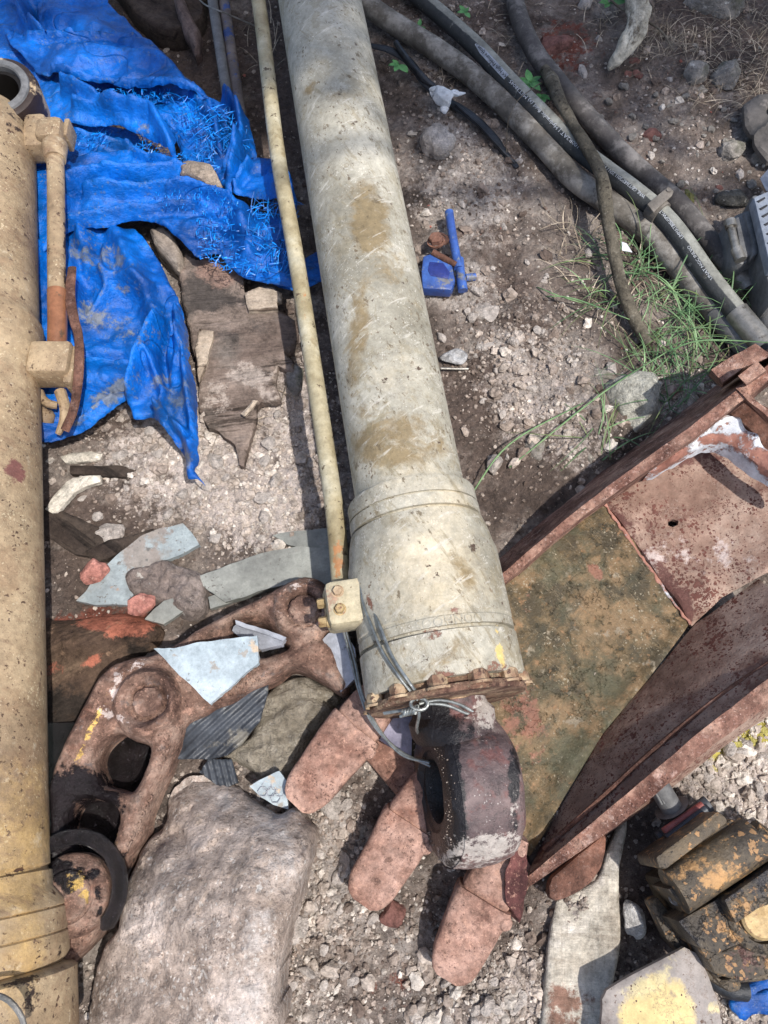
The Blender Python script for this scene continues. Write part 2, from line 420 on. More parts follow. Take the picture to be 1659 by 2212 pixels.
# ---------------------------------------------------------------- material library
def c8(r, g, b):
    f = lambda x: (x / 255 / 12.92) if x <= 10 else (((x / 255) + .055) / 1.055) ** 2.4
    return (f(r), f(g), f(b))
DK = c8(42, 32, 28)
M_ground = mat('soil', (7, [c8(92, 80, 71), c8(124, 110, 100), c8(154, 142, 131)]), [
    dict(a='pale', s=34, k=1.3, t=.45, w=.35, c=[c8(216, 203, 193), c8(178, 162, 151)], cs=26, r=.95),
    dict(a='gry', s=22, k=1.2, t=.45, w=.4, c=[c8(190, 180, 171), c8(154, 142, 132)], cs=40, r=.95),
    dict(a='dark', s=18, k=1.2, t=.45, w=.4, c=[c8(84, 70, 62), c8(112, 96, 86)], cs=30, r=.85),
    dict(a='red', s=25, k=1.3, t=.5, w=.3, c=[c8(140, 74, 52), c8(105, 58, 45)], cs=30),
    dict(a='yel', s=40, k=1.5, t=.5, w=.15, c=[c8(205, 190, 60), c8(180, 165, 70)], cs=60),
    dict(s=160, t=.66, w=.05, c=c8(205, 198, 188), m=.55), dict(s=110, t=.62, w=.06, c=c8(58, 46, 40), m=.6)],
    rough=.92, bumps=((45, .010), (150, .005), (420, .0016)), spec=.25)
M_gravel = mat('gravel_stone', (30, [c8(215, 210, 204), c8(255, 252, 248)]), [dict(s=130, t=.6, w=.1, c=c8(110, 98, 88), m=.5)], rough=.9,
    bumps=((160, .003),), spec=.25, attrcol=('rnd', [(0, c8(218, 210, 200)), (.16, c8(190, 178, 167)), (.40, c8(170, 156, 145)), (.62, c8(144, 129, 118)), (.85, c8(112, 97, 88)), (.985, c8(180, 105, 88))]))
def stone(name, a, b, spots=c8(210, 205, 195), dk=c8(80, 72, 64), moss=None):
    L = [dict(s=55, t=.6, w=.06, c=spots, m=.7), dict(s=16, t=.56, w=.12, c=dk, m=.5), dict(s=170, t=.6, w=.05, c=dk, m=.45)]
    if moss: L.append(dict(s=12, t=.52, w=.1, c=moss, m=.7))
    return mat(name, (11, [a, b]), L, rough=.93, bumps=((30, .012), (95, .006), (300, .0022)), spec=.25)
M_rockpale = stone('pale_limestone', c8(160, 148, 138), c8(200, 190, 180))
M_rockgrey = stone('grey_stone', c8(124, 118, 110), c8(166, 158, 148), moss=c8(92, 92, 70))
M_boulder = mat('boulder_stone', (5, [c8(158, 140, 126), c8(184, 166, 152), c8(206, 190, 178)]), [dict(s=60, t=.6, w=.05, c=c8(110, 94, 82), m=.6, b=-.001), dict(vor=90, t=.3, w=.1, c=c8(222, 214, 204), m=.6), dict(vor=130, t=.35, w=.1, c=c8(104, 88, 78), m=.6, b=-.001),
    dict(a='pale', s=14, k=1.2, t=.5, w=.5, c=[c8(206, 198, 192), c8(178, 168, 160)], cs=60),
    dict(s=9, t=.54, w=.12, c=c8(130, 112, 98), m=.35), dict(s=60, t=.62, w=.04, c=c8(216, 210, 202), m=.75),
    dict(s=18, t=.6, w=.1, c=c8(150, 128, 100), m=.5), dict(s=120, t=.6, w=.06, c=c8(88, 76, 68), m=.4)],
    rough=.93, bumps=((26, .006), (70, .004), (190, .0022), (420, .001)), spec=.25, grain=1.0)
M_concrete = mat('concrete', (9, [c8(140, 130, 112), c8(178, 168, 150)]), [dict(s=70, t=.58, w=.05, c=c8(170, 162, 148), m=.7),
    dict(s=10, t=.55, w=.1, c=c8(84, 80, 62), m=.6), dict(s=90, t=.61, w=.05, c=c8(60, 54, 46), m=.6)], rough=.95, bumps=((34, .012), (90, .008), (240, .003)), spec=.2)
M_brickdull = mat('maroon_tile_bit', (20, [c8(104, 66, 58), c8(132, 88, 78)]), [dict(s=25, t=.56, w=.1, c=c8(120, 104, 94), m=.8)], rough=.93, bumps=((60, .004),), spec=.2)
M_brick = mat('brick_red', (20, [c8(150, 90, 76), c8(186, 120, 104)]), [dict(s=45, t=.6, w=.06, c=c8(215, 160, 140), m=.7), dict(s=25, t=.58, w=.1, c=c8(120, 70, 55), m=.5)],
    rough=.93, bumps=((60, .006), (200, .002)), spec=.2)
def rustm(name, a, b, c, pit=c8(54, 32, 28), light=c8(196, 148, 122), extra=(), rough=.82, bs=1., sc=14):
    return mat(name, (sc, [a, b, c]), [dict(vor=150, t=.4, w=.1, c=pit, m=.6, b=-.0006), dict(vor=130, t=.48, w=.1, c=light, m=.5), dict(s=18, line=.008, c=pit, m=.5, d=6),dict(s=38, t=.57, w=.08, c=light, m=.45), dict(s=60, t=.6, w=.05, c=pit, m=.6, b=-.0006),
        dict(s=150, t=.58, w=.06, c=light, m=.35), dict(s=7, t=.58, w=.12, c=c8(150, 86, 52), m=.4)] + list(extra),
        rough=rough, bumps=((50, .003 * bs), (160, .0022 * bs), (380, .0010 * bs)), spec=.3)
M_rustchain = rustm('chain_rust', c8(88, 62, 50), c8(122, 92, 76), c8(160, 132, 114), extra=[
    dict(a='dark', s=26, k=1.6, t=.5, w=.12, c=c8(34, 28, 30), r=.16, b=.001), dict(a='yel', s=60, k=1.6, t=.55, w=.1, c=c8(205, 165, 70)),
    dict(a='pale', s=50, k=1.5, t=.5, w=.2, c=c8(196, 180, 172)), dict(s=26, t=.6, w=.08, c=c8(104, 104, 104), m=.5)])
M_grease = mat('wet_grease', (30, [c8(20, 17, 18), c8(44, 38, 40)]), [dict(s=120, t=.62, w=.05, c=c8(120, 112, 116), m=.5)], rough=.14, bumps=((90, .010), (220, .008)), spec=.9)
M_rusttooth = rustm('tooth_rust', c8(122, 84, 68), c8(150, 112, 94), c8(174, 136, 118), extra=[dict(a='dark', s=26, k=.9, t=.5, w=.15, c=c8(66, 40, 36))], bs=.5)
M_rustedge = rustm('edge_rust', c8(102, 64, 50), c8(138, 96, 78), c8(172, 132, 110), light=c8(214, 180, 164), bs=1.)
M_rustdark = rustm('dark_rust', c8(80, 50, 38), c8(104, 68, 52), c8(126, 86, 68), light=c8(140, 112, 100), bs=.6)
M_rustplate = mat('speckled_rust', (8, [c8(122, 92, 76), c8(150, 120, 102), c8(172, 146, 128)]), [
    dict(vor=85, t=.16, w=.08, vk=3.5, c=[c8(88, 46, 38), c8(116, 66, 50)], b=.0005), dict(vor=180, t=.25, w=.1, vk=3., c=c8(98, 56, 46)), dict(s=9, t=.56, w=.06, c=c8(104, 66, 54), m=.7), dict(s=20, line=.006, c=c8(196, 176, 160), m=.5),
    dict(a='dark', s=20, k=1.2, t=.5, w=.2, c=[c8(84, 48, 42), c8(110, 70, 60)], cs=60), dict(a='pale', s=30, k=1.4, t=.5, w=.3, c=c8(190, 172, 164)),
    dict(s=14, t=.6, w=.1, c=c8(120, 76, 66), m=.6)], rough=.75, bumps=((60, .002), (180, .0012)), spec=.35)
M_bucketfloor = mat('bucket_floor_mud', (16, [c8(70, 60, 38), c8(98, 80, 48), c8(126, 100, 64)], {'range': (.42, .58)}), [dict(s=22, st=(1, 4, 1), rot=-.75, t=.56, w=.08, c=c8(66, 62, 44), m=.8), dict(vor=110, t=.5, w=.08, c=c8(160, 150, 126), m=.7), dict(s=50, t=.585, w=.05, c=c8(52, 50, 36), m=.8, b=-.0008), dict(s=28, t=.6, w=.04, c=c8(146, 134, 112), m=.7), dict(s=11, line=.006, c=c8(52, 50, 36), m=.8, b=-.001, d=7), dict(s=30, st=(6, 1, 1), rot=-.9, line=.006, c=c8(158, 140, 108), m=.6), dict(s=40, t=.6, w=.05, c=c8(148, 108, 64), m=.7), dict(s=5, t=.53, w=.06, c=[c8(62, 64, 46), c8(84, 80, 54)], cs=50, m=.75),
    dict(a='dark', s=9, k=1.6, t=.5, c=[c8(74, 78, 60), c8(98, 94, 66)], cs=70, w=.6, dist=.3), dict(s=7, t=.53, w=.12, c=[c8(76, 80, 60), c8(96, 92, 66)], cs=60, m=.75, dist=.3),
    dict(a='red', s=16, k=1.3, t=.5, w=.1, c=c8(144, 90, 68), m=.75), dict(s=14, t=.64, w=.06, c=c8(146, 88, 66), m=.6), dict(s=120, t=.66, w=.04, c=c8(178, 166, 140), m=.7),
    dict(s=60, t=.62, w=.05, c=c8(70, 58, 36), m=.6)], rough=.55, bumps=((30, .003), (90, .002), (240, .0012)), spec=.4)
M_whiterust = mat('white_paint_on_rust', (20, [c8(196, 200, 206), c8(222, 226, 230)]), [
    dict(a='rust', s=20, k=1.3, t=.5, w=.12, c=[c8(176, 118, 92), c8(140, 88, 76)], cs=50, b=-.0008), dict(s=24, t=.58, w=.03, c=[c8(168, 116, 96), c8(126, 84, 76)], cs=60, b=-.0006),
    dict(s=90, t=.62, w=.03, c=c8(120, 84, 74))], rough=.6, bumps=((80, .0016), (220, .001)), spec=.4)
M_cyl = mat('cream_paint_weathered', (4, [c8(146, 140, 122), c8(168, 162, 144), c8(186, 180, 162)]), [dict(s=16, line=.005, c=c8(110, 92, 66), m=.7, d=4, lt=.47), dict(s=9, st=(.4, 3, 1), rot=.35, line=.006, c=c8(120, 104, 74), m=.6, lt=.5), dict(vor=70, t=.52, w=.06, c=c8(98, 78, 56), m=.8, b=-.0003), dict(vor=140, t=.42, w=.08, c=c8(214, 208, 194), m=.6), dict(s=13, t=.555, w=.05, c=c8(136, 122, 88), m=.4),
    dict(a='warm', s=10, k=.7, t=.4, w=.6, c=[c8(196, 176, 140), c8(204, 190, 158)], cs=14, m=.7),
    dict(a='stain', s=13, k=.85, t=.42, c=[c8(118, 98, 60), c8(146, 126, 86)], cs=22, m=.9, w=.34, dist=.6),
    dict(s=22, t=.62, w=.05, c=c8(132, 120, 88), m=.5, dist=2., st=(1, 2.2, 1)),
    dict(s=60, t=.61, w=.03, c=c8(104, 88, 62), m=.8, st=(1, 2.0, 1), rot=.5), dict(a='rust', s=40, k=1.4, t=.5, w=.07, c=[c8(112, 70, 58), c8(140, 96, 70)], cs=80, b=-.0005),
    dict(a='yel', s=40, k=1.0, t=.5, w=.05, c=c8(205, 176, 96)), dict(s=240, t=.66, w=.04, c=c8(120, 104, 78), m=.6), dict(s=34, t=.645, w=.02, c=c8(84, 66, 52), b=-.0004), dict(s=26, t=.57, w=.07, st=(.35, 2.2, 1), rot=.6, c=c8(132, 118, 86), m=.55), dict(s=26, t=.59, w=.05, st=(.3, 2.4, 1), rot=-.9, c=c8(206, 200, 186), m=.5),
    dict(s=9, t=.58, w=.2, c=c8(205, 202, 192), m=.5)], rough=.62, bumps=((14, .0015), (90, .0009), (300, .0005)), spec=.35)
M_tancyl = mat('tan_paint_worn', (4, [c8(128, 104, 76), c8(152, 128, 94), c8(172, 148, 112)]), [dict(s=14, line=.006, c=c8(96, 72, 50), m=.7, d=5, lt=.47), dict(vor=60, t=.57, w=.06, c=[c8(56, 40, 30), c8(90, 60, 42)], m=.9, b=-.0005), dict(s=9, t=.54, w=.07, c=c8(132, 102, 70), m=.5), dict(vor=120, t=.42, w=.08, c=c8(206, 188, 150), m=.6),
    dict(a='yel', s=8, k=.7, t=.5, w=.5, c=[c8(196, 160, 84), c8(184, 146, 82)], cs=12, m=.85),
    dict(s=16, t=.58, w=.1, c=c8(150, 118, 84), m=.5), dict(s=30, t=.6, w=.1, c=c8(206, 190, 160), m=.5),
    dict(s=34, t=.62, w=.03, c=[c8(60, 42, 32), c8(96, 66, 44)], cs=90, b=-.0006), dict(s=80, t=.62, w=.04, c=c8(96, 72, 54)), dict(s=22, t=.56, w=.1, st=(.4, 2., 1), rot=1.2, c=c8(120, 92, 66), m=.6),
    dict(a='dark', s=30, k=1.3, t=.5, w=.08, c=c8(50, 36, 30)), dict(s=12, t=.68, w=.02, c=c8(120, 116, 108), m=.8), dict(a='red', s=30, k=1.2, t=.5, w=.2, c=c8(116, 70, 60))],
    rough=.55, bumps=((14, .0015), (90, .001), (300, .0005)), spec=.4)
M_pipe = mat('olive_cream_pipe_paint', (9, [c8(148, 134, 98), c8(170, 158, 124), c8(186, 178, 150)]), [
    dict(s=14, t=.56, w=.08, c=c8(134, 116, 76), m=.7), dict(s=50, t=.6, w=.04, c=c8(84, 68, 48)), dict(a='rust', s=40, k=1.4, t=.5, w=.08, c=c8(168, 112, 54))],
    rough=.55, bumps=((60, .0012), (200, .0006)), spec=.4)
M_block = mat('fitting_cream_paint', (18, [c8(170, 156, 120), c8(192, 180, 148)]), [dict(s=30, t=.6, w=.06, c=c8(166, 118, 92), m=.7), dict(s=60, t=.62, w=.04, c=c8(110, 86, 60))],
    rough=.6, bumps=((70, .0016), (200, .0008)), spec=.35)
M_bolt = mat('bolt_rusted_gold', (40, [c8(150, 122, 70), c8(176, 150, 100)]), [dict(s=70, t=.58, w=.06, c=c8(116, 72, 54))], rough=.5, bumps=((160, .001),), metal=.3)
M_rustbolt = mat('bolt_rust', (30, [c8(128, 92, 66), c8(190, 164, 126)]), [dict(s=70, t=.56, w=.06, c=c8(80, 52, 42)), dict(s=40, t=.62, w=.04, c=c8(200, 180, 130))], rough=.7, bumps=((120, .002),))
M_eye = mat('scorched_eye_steel', (8, [c8(58, 46, 47), c8(90, 72, 71), c8(120, 99, 95)]), [dict(s=20, t=.55, w=.06, c=[c8(116, 64, 60), c8(92, 60, 52)], m=.75), dict(s=30, st=(1, 4, 1), rot=.2, t=.585, w=.05, c=c8(150, 136, 128), m=.5), dict(vor=150, t=.56, w=.08, c=c8(190, 180, 172), m=.6), dict(s=14, line=.008, c=c8(28, 24, 24), m=.8),
    dict(s=13, t=.55, w=.1, c=[c8(120, 70, 60), c8(96, 58, 54)], cs=30, m=.8), dict(a='dark', s=22, k=1.1, t=.5, w=.15, c=c8(24, 20, 22), r=.4),
    dict(a='pale', s=60, k=1.2, t=.5, w=.2, c=[c8(190, 182, 172), c8(150, 138, 130)], cs=100), dict(s=85, t=.68, w=.03, c=c8(196, 188, 180)), dict(s=170, t=.67, w=.03, c=c8(170, 160, 155))],
    rough=.5, bumps=((40, .0022), (140, .0016)), spec=.5)
M_bushing = mat('black_greasy_bushing', (40, [c8(14, 12, 13), c8(32, 28, 29)]), [dict(s=150, t=.64, w=.03, c=c8(190, 184, 178), b=.001)], rough=.32, bumps=((160, .003),), spec=.5)
M_wire = mat('galvanised_wire', (60, [c8(120, 124, 122), c8(160, 164, 160)]), rough=.38, bumps=((300, .0004),), metal=.7)
M_steel = mat('dull_steel', (20, [c8(120, 118, 112), c8(160, 156, 148)]), [dict(s=40, t=.6, w=.08, c=c8(84, 76, 66))], rough=.42, bumps=((100, .0008),), metal=.6)
def hosem(name, a, b, dust, t=.52):
    return mat(name, (14, [a, b]), [dict(s=16, t=t, w=.12, c=dust, m=.75), dict(s=60, t=.6, w=.08, c=dust, m=.5), dict(s=30, t=.63, w=.06, c=c8(40, 38, 36), m=.7)], rough=.72, bumps=((60, .0014), (220, .0008)), spec=.35)
M_hoseA = hosem('hose_rubber_brown', c8(92, 86, 77), c8(120, 114, 104), c8(162, 157, 148), .47)
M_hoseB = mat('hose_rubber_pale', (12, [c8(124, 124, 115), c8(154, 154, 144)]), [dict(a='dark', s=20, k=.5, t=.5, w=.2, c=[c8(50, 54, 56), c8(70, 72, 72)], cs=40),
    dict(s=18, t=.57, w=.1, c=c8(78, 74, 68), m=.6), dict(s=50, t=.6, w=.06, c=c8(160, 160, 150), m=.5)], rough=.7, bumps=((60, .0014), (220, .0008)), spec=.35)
M_hoseC = hosem('hose_rubber_black', c8(72, 67, 65), c8(96, 91, 87), c8(140, 134, 128), .51)
M_bark = mat('branch_bark', (20, [c8(78, 72, 60), c8(112, 104, 88)]), [dict(s=30, t=.58, w=.08, c=c8(150, 144, 128), m=.6), dict(s=55, t=.6, w=.05, c=c8(52, 44, 38))], rough=.85, bumps=((60, .004), (200, .002)), spec=.25)
M_print = mat('hose_print_white', (60, [c8(176, 180, 184), c8(196, 200, 204)]), rough=.7, bumps=())
M_printbar = mat('hose_label_bar', (60, [c8(150, 158, 168), c8(172, 178, 186)]), [dict(s=50, t=.6, w=.05, c=c8(90, 92, 94))], rough=.7, bumps=())
M_ink = mat('black_ink', (50, [c8(34, 34, 38), c8(44, 44, 48)]), rough=.7, bumps=())
M_tarp = mat('blue_tarp_weave', (6, [c8(0, 66, 138), c8(0, 88, 174), c8(4, 108, 204)]), [dict(s=4, line=.014, c=c8(60, 120, 180), m=.35, b=.004, d=1), dict(s=6, line=.012, c=c8(0, 50, 110), m=.35, b=-.004, d=1), dict(vor=80, t=.42, w=.08, c=c8(120, 130, 136), m=.5),
    dict(a='dirt', s=20, k=1.5, t=.42, c=[c8(140, 138, 128), c8(84, 100, 120)], cs=60, m=.9, w=.4), dict(s=7, t=.55, w=.1, c=c8(40, 66, 96), m=.5),
    dict(s=14, t=.6, w=.14, c=c8(40, 78, 130), m=.55), dict(s=60, t=.64, w=.05, c=c8(60, 84, 110), m=.6), dict(s=90, t=.66, w=.04, c=c8(110, 165, 235), m=.7)],
    rough=.42, sat=1.12, bumps=((30, .004), (160, .0015, (1, 6, 1)), (160, .0015, (6, 1, 1))), spec=.45)
M_strand = mat('blue_tarp_fibre', (80, [c8(4, 92, 186), c8(44, 140, 222)]), sat=1.1, rough=.4, bumps=(), spec=.6, island=1.0)
def woodm(name, a, b, crack, rot, dirt=None, extra=()):
    L = [dict(s=26, st=(9, 1, 1), rot=rot, t=.57, w=.06, c=crack, m=.85, b=-.0015), dict(s=60, st=(8, 1, 1), rot=rot, t=.6, w=.05, c=crack, m=.6)]
    if dirt: L.append(dict(s=10, t=.5, w=.15, c=dirt, m=.75))
    return mat(name, (14, [a, b], {'st': (6, 1, 1), 'rot': rot}), L + list(extra), rough=.88, bumps=((30, .005, (9, 1, 1), rot), (90, .003, (7, 1, 1), rot), (200, .001)), spec=.2)
M_board = woodm('rotten_plywood', c8(106, 90, 80), c8(134, 118, 106), c8(52, 42, 36), .12, c8(112, 104, 96), [dict(a='dark', s=14, k=1., t=.5, w=.3, c=[c8(66, 60, 56), c8(86, 78, 72)], cs=40), dict(a='red', s=14, k=1., t=.5, w=.3, c=[c8(128, 100, 86), c8(146, 118, 104)]), dict(a='pale', s=30, k=1.4, t=.5, w=.3, c=c8(164, 150, 138))])
M_woodpale = woodm('split_wood_pale', c8(150, 132, 112), c8(182, 166, 146), c8(80, 62, 48), .1)
M_woodgrey = woodm('weathered_timber', c8(120, 106, 94), c8(150, 138, 124), c8(54, 44, 36), -.95)
M_woodwhite = woodm('bleached_splinter', c8(186, 176, 158), c8(214, 206, 190), c8(120, 104, 84), .9)
M_wooddark = woodm('dark_rotten_wood', c8(58, 48, 42), c8(84, 72, 62), c8(26, 20, 18), -.6, c8(66, 58, 52))
M_log = mat('rotten_log_surface', (8, [c8(70, 54, 44), c8(92, 72, 56), c8(120, 98, 76)], {'st': (3, 1, 1), 'rot': .55}), [dict(a='red', s=22, k=1., t=.45, w=.2, c=[c8(178, 98, 66), c8(150, 80, 54)], cs=50),
    dict(s=18, st=(4, 1, 1), rot=.6, t=.57, w=.06, c=c8(44, 34, 30), m=.8), dict(s=26, t=.6, w=.08, c=c8(172, 136, 104), m=.6), dict(a='dark', s=14, k=1., t=.5, w=.3, c=c8(52, 44, 38))],
    rough=.9, bumps=((30, .008, (4, 1, 1), .6), (110, .004)), spec=.2)
M_tile = mat('blue_grey_marble', (7, [c8(146, 160, 166), c8(168, 182, 188), c8(184, 196, 200)]), [dict(vor=60, t=.5, w=.05, c=c8(110, 112, 108), m=.7), dict(s=14, line=.006, c=c8(120, 130, 132), m=.5, d=4), dict(s=30, t=.61, w=.03, c=c8(150, 136, 118), m=.7),dict(s=24, t=.64, w=.04, c=c8(120, 128, 130), m=.5), dict(s=9, t=.58, w=.15, c=c8(150, 162, 160), m=.5), dict(a='dirt', s=30, k=1.4, t=.5, w=.2, c=c8(190, 168, 140))],
    rough=.5, bumps=((120, .0006),), spec=.45)
M_tiledull = mat('dull_blue_tile', (12, [c8(130, 140, 142), c8(154, 166, 168)]), [dict(vor=60, t=.4, w=.08, c=c8(110, 104, 96), m=.8), dict(s=12, t=.53, w=.05, c=[c8(150, 136, 124), c8(112, 98, 88)], cs=80, m=.8),dict(s=20, t=.54, w=.12, c=c8(140, 132, 122), m=.7), dict(s=60, t=.6, w=.05, c=c8(98, 96, 92)), dict(a='dirt', s=30, k=1.4, t=.5, w=.2, c=c8(150, 130, 116))], rough=.6, bumps=((120, .0008),), spec=.4)
M_tilegrey = mat('grey_stone_tile', (9, [c8(122, 124, 118), c8(148, 150, 142)]), [dict(vor=70, t=.44, w=.08, c=c8(94, 90, 84), m=.8), dict(s=16, line=.006, c=c8(92, 90, 84), m=.6), dict(s=9, t=.55, w=.05, c=[c8(150, 136, 124), c8(112, 98, 88)], cs=80, m=.7),dict(s=16, st=(5, 1, 1), rot=.4, t=.57, w=.1, c=c8(112, 112, 106), m=.6), dict(a='dirt', s=30, k=1.2, t=.5, w=.2, c=[c8(150, 134, 124), c8(120, 106, 98)], cs=80)], rough=.6, bumps=((100, .001),), spec=.4)
M_tileback = mat('grey_tile_edge', (9, [c8(140, 144, 152), c8(170, 174, 182)]), [dict(s=40, t=.6, w=.08, c=c8(110, 110, 112))], rough=.6, bumps=((100, .001),), spec=.4)
M_rubber = mat('black_ribbed_rubber', (12, [c8(40, 44, 50), c8(62, 68, 76)]), [dict(s=30, t=.62, w=.05, c=c8(140, 144, 140), m=.7), dict(a='dirt', s=20, k=1., t=.5, w=.2, c=c8(112, 108, 98)), dict(s=100, t=.68, w=.03, c=c8(190, 190, 184))], rough=.45, bumps=((80, .001),), spec=.5)
M_strap = mat('woven_webbing', (9, [c8(168, 158, 142), c8(192, 184, 168), c8(206, 198, 186)]), [dict(s=30, st=(1, 14, 1), rot=-.08, t=.55, w=.06, c=c8(140, 128, 112), m=.5, b=-.0012),
    dict(s=70, st=(8, 1, 1), rot=-.08, t=.57, w=.06, c=c8(138, 126, 110), m=.45), dict(s=14, t=.6, w=.08, c=c8(122, 106, 90), m=.55), dict(a='dirt', s=20, k=1.2, t=.5, w=.25, c=[c8(150, 110, 92), c8(120, 96, 80)], cs=60)],
    rough=.95, bumps=((60, .004, (1, 10, 1), -.08), (130, .003, (5, 1, 1), -.08), (300, .001)), spec=.1)
M_valve = mat('greasy_yellow_casting', (10, [c8(56, 48, 38), c8(84, 72, 54), c8(108, 90, 62)]), [dict(vor=55, t=.2, w=.06, vk=4., c=[c8(176, 130, 70), c8(140, 100, 56)], b=.0005), dict(vor=110, t=.34, w=.08, c=c8(40, 36, 34), m=.8, b=-.0006), dict(s=14, line=.01, c=c8(36, 32, 30), m=.8, b=-.001),
    dict(a='yel', s=26, k=1.3, t=.48, w=.06, c=[c8(190, 140, 70), c8(160, 116, 60)], cs=40), dict(s=34, t=.595, w=.03, c=[c8(180, 132, 66), c8(150, 108, 58)], cs=60, m=.9),
    dict(s=22, t=.58, w=.1, c=c8(48, 42, 38), m=.7), dict(a='dark', s=20, k=1., t=.5, w=.2, c=c8(46, 42, 42), r=.35), dict(a='red', s=18, k=1.1, t=.5, w=.3, c=[c8(116, 76, 68), c8(96, 66, 60)], cs=40), dict(s=120, t=.66, w=.03, c=c8(150, 136, 110), m=.7)],
    rough=.5, bumps=((50, .003), (160, .002)), spec=.5)
M_yplate = mat('yellow_painted_plate', (8, [c8(132, 124, 118), c8(160, 150, 142)]), [dict(a='yel', s=18, k=.55, t=.48, w=.06, c=[c8(196, 170, 100), c8(206, 184, 120)], cs=10),
    dict(a='yel2', s=16, k=1., t=.5, w=.25, c=c8(200, 184, 130), m=.8), dict(vor=110, t=.54, w=.05, c=c8(84, 58, 42)), dict(s=13, line=.008, c=c8(112, 92, 78), m=.7), dict(s=20, t=.57, w=.08, c=c8(120, 106, 98), m=.7)], rough=.6, bumps=((60, .0012), (200, .0006)), spec=.4)
M_bluemetal = mat('chipped_blue_enamel', (16, [c8(0, 60, 140), c8(6, 84, 172)]), [dict(a='dirt', s=40, k=1.4, t=.5, w=.1, c=[c8(128, 138, 150), c8(96, 84, 74)], cs=60), dict(s=50, t=.61, w=.03, c=c8(120, 130, 140)), dict(s=90, t=.62, w=.03, c=c8(70, 60, 54))], rough=.38, bumps=((100, .001),), spec=.55)
M_greycast = mat('grey_cast_aluminium', (14, [c8(96, 96, 96), c8(122, 122, 122)]), [dict(s=26, t=.6, w=.08, c=c8(80, 76, 72), m=.6), dict(s=120, t=.64, w=.04, c=c8(160, 160, 158), m=.4)], rough=.6, bumps=((120, .001),), spec=.4, metal=.15)
M_label = mat('cool_plate_face', (14, [c8(112, 120, 132), c8(142, 150, 162)]), rough=.55, bumps=((120, .0006),))
M_blackpl = mat('black_plastic', (20, [c8(22, 24, 28), c8(46, 50, 56)]), [dict(s=40, t=.6, w=.08, c=c8(96, 96, 90), m=.6)], rough=.4, bumps=((90, .002),), spec=.5)
M_white = mat('crumpled_white_film', (30, [c8(190, 196, 200), c8(222, 226, 228)]), [dict(s=40, t=.62, w=.05, c=c8(150, 110, 90))], rough=.5, bumps=((60, .003),))
M_leaf = mat('weed_leaf', (40, [c8(52, 110, 48), c8(84, 148, 70)]), rough=.55, bumps=((90, .001),), island=.6)
M_grass = mat('grass_blade', (10, [c8(64, 104, 58), c8(112, 146, 92)]), rough=.55, bumps=(), island=.9, attrcol=('dry', [(0, c8(255, 255, 255)), (.5, c8(255, 225, 200))]))
M_dry = mat('dry_straw', (20, [c8(120, 104, 84), c8(170, 156, 134)]), rough=.8, bumps=(), island=1.1)
M_treeleaf = mat('tree_leaf', (10, [c8(60, 96, 44), c8(84, 120, 58)]), rough=.6, bumps=())
M_hole = mat('dark_bore', (20, [c8(12, 10, 10), c8(22, 18, 17)]), rough=.6, bumps=())
# ---------------------------------------------------------------- ground sheet (fine under the view, coarse to the horizon)
def gmask(V, L): return blobs(V, L)
PALE = [(420, 980, 210, 150, 10, 1.), (560, 1080, 170, 120, 10, 1.), (330, 940, 110, 60, 20, 1.), (640, 930, 90, 160, 0, .9), (1620, 1640, 170, 150, 0, 1.2), (1560, 1760, 120, 60, 30, .8), (1130, 830, 120, 110, 40, .85),
        (1230, 960, 100, 60, 0, .7), (1450, 850, 90, 60, 0, .7), (700, 1980, 120, 220, 20, .5), (1100, 2150, 160, 90, 0, .6), (1620, 2180, 90, 60, 0, 1.)]
GREY = [(1010, 430, 120, 120, 0, .9), (1000, 620, 130, 60, 20, .9), (960, 320, 90, 120, 0, .7), (1130, 760, 130, 130, 40, .7), (600, 1900, 260, 300, 0, .8), (900, 2100, 420, 180, 0, .5), (1240, 1990, 60, 200, 0, .8), (1500, 250, 200, 180, 30, .3), (950, 90, 120, 120, 0, .6)]
DARK = [(1010, 880, 90, 150, 0, 1.), (1120, 1050, 130, 110, 0, 1.), (1110, 620, 60, 190, -20, .8), (200, 1150, 150, 90, 10, 1.), (380, 100, 200, 140, 20, 1.1), (600, 180, 80, 300, 0, 1.), (1420, 1880, 90, 260, 0, 1.), (1590, 80, 220, 160, 30, 1.),  # dark moist soil, plus painted shadow left of the valve and bucket plate
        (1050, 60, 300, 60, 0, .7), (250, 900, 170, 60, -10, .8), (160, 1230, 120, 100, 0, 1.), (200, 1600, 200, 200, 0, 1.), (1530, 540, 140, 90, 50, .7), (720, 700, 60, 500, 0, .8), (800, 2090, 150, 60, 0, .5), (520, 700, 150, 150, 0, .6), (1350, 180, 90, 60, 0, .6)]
RED = [(1220, 100, 70, 60, 0, .8), (230, 1350, 110, 40, 0, 1.1), (830, 2140, 100, 60, 0, .35), (1330, 300, 200, 90, 30, .25)]
YEL = [(1630, 1560, 70, 50, -20, 1.3), (1540, 1625, 50, 40, 0, .9)]
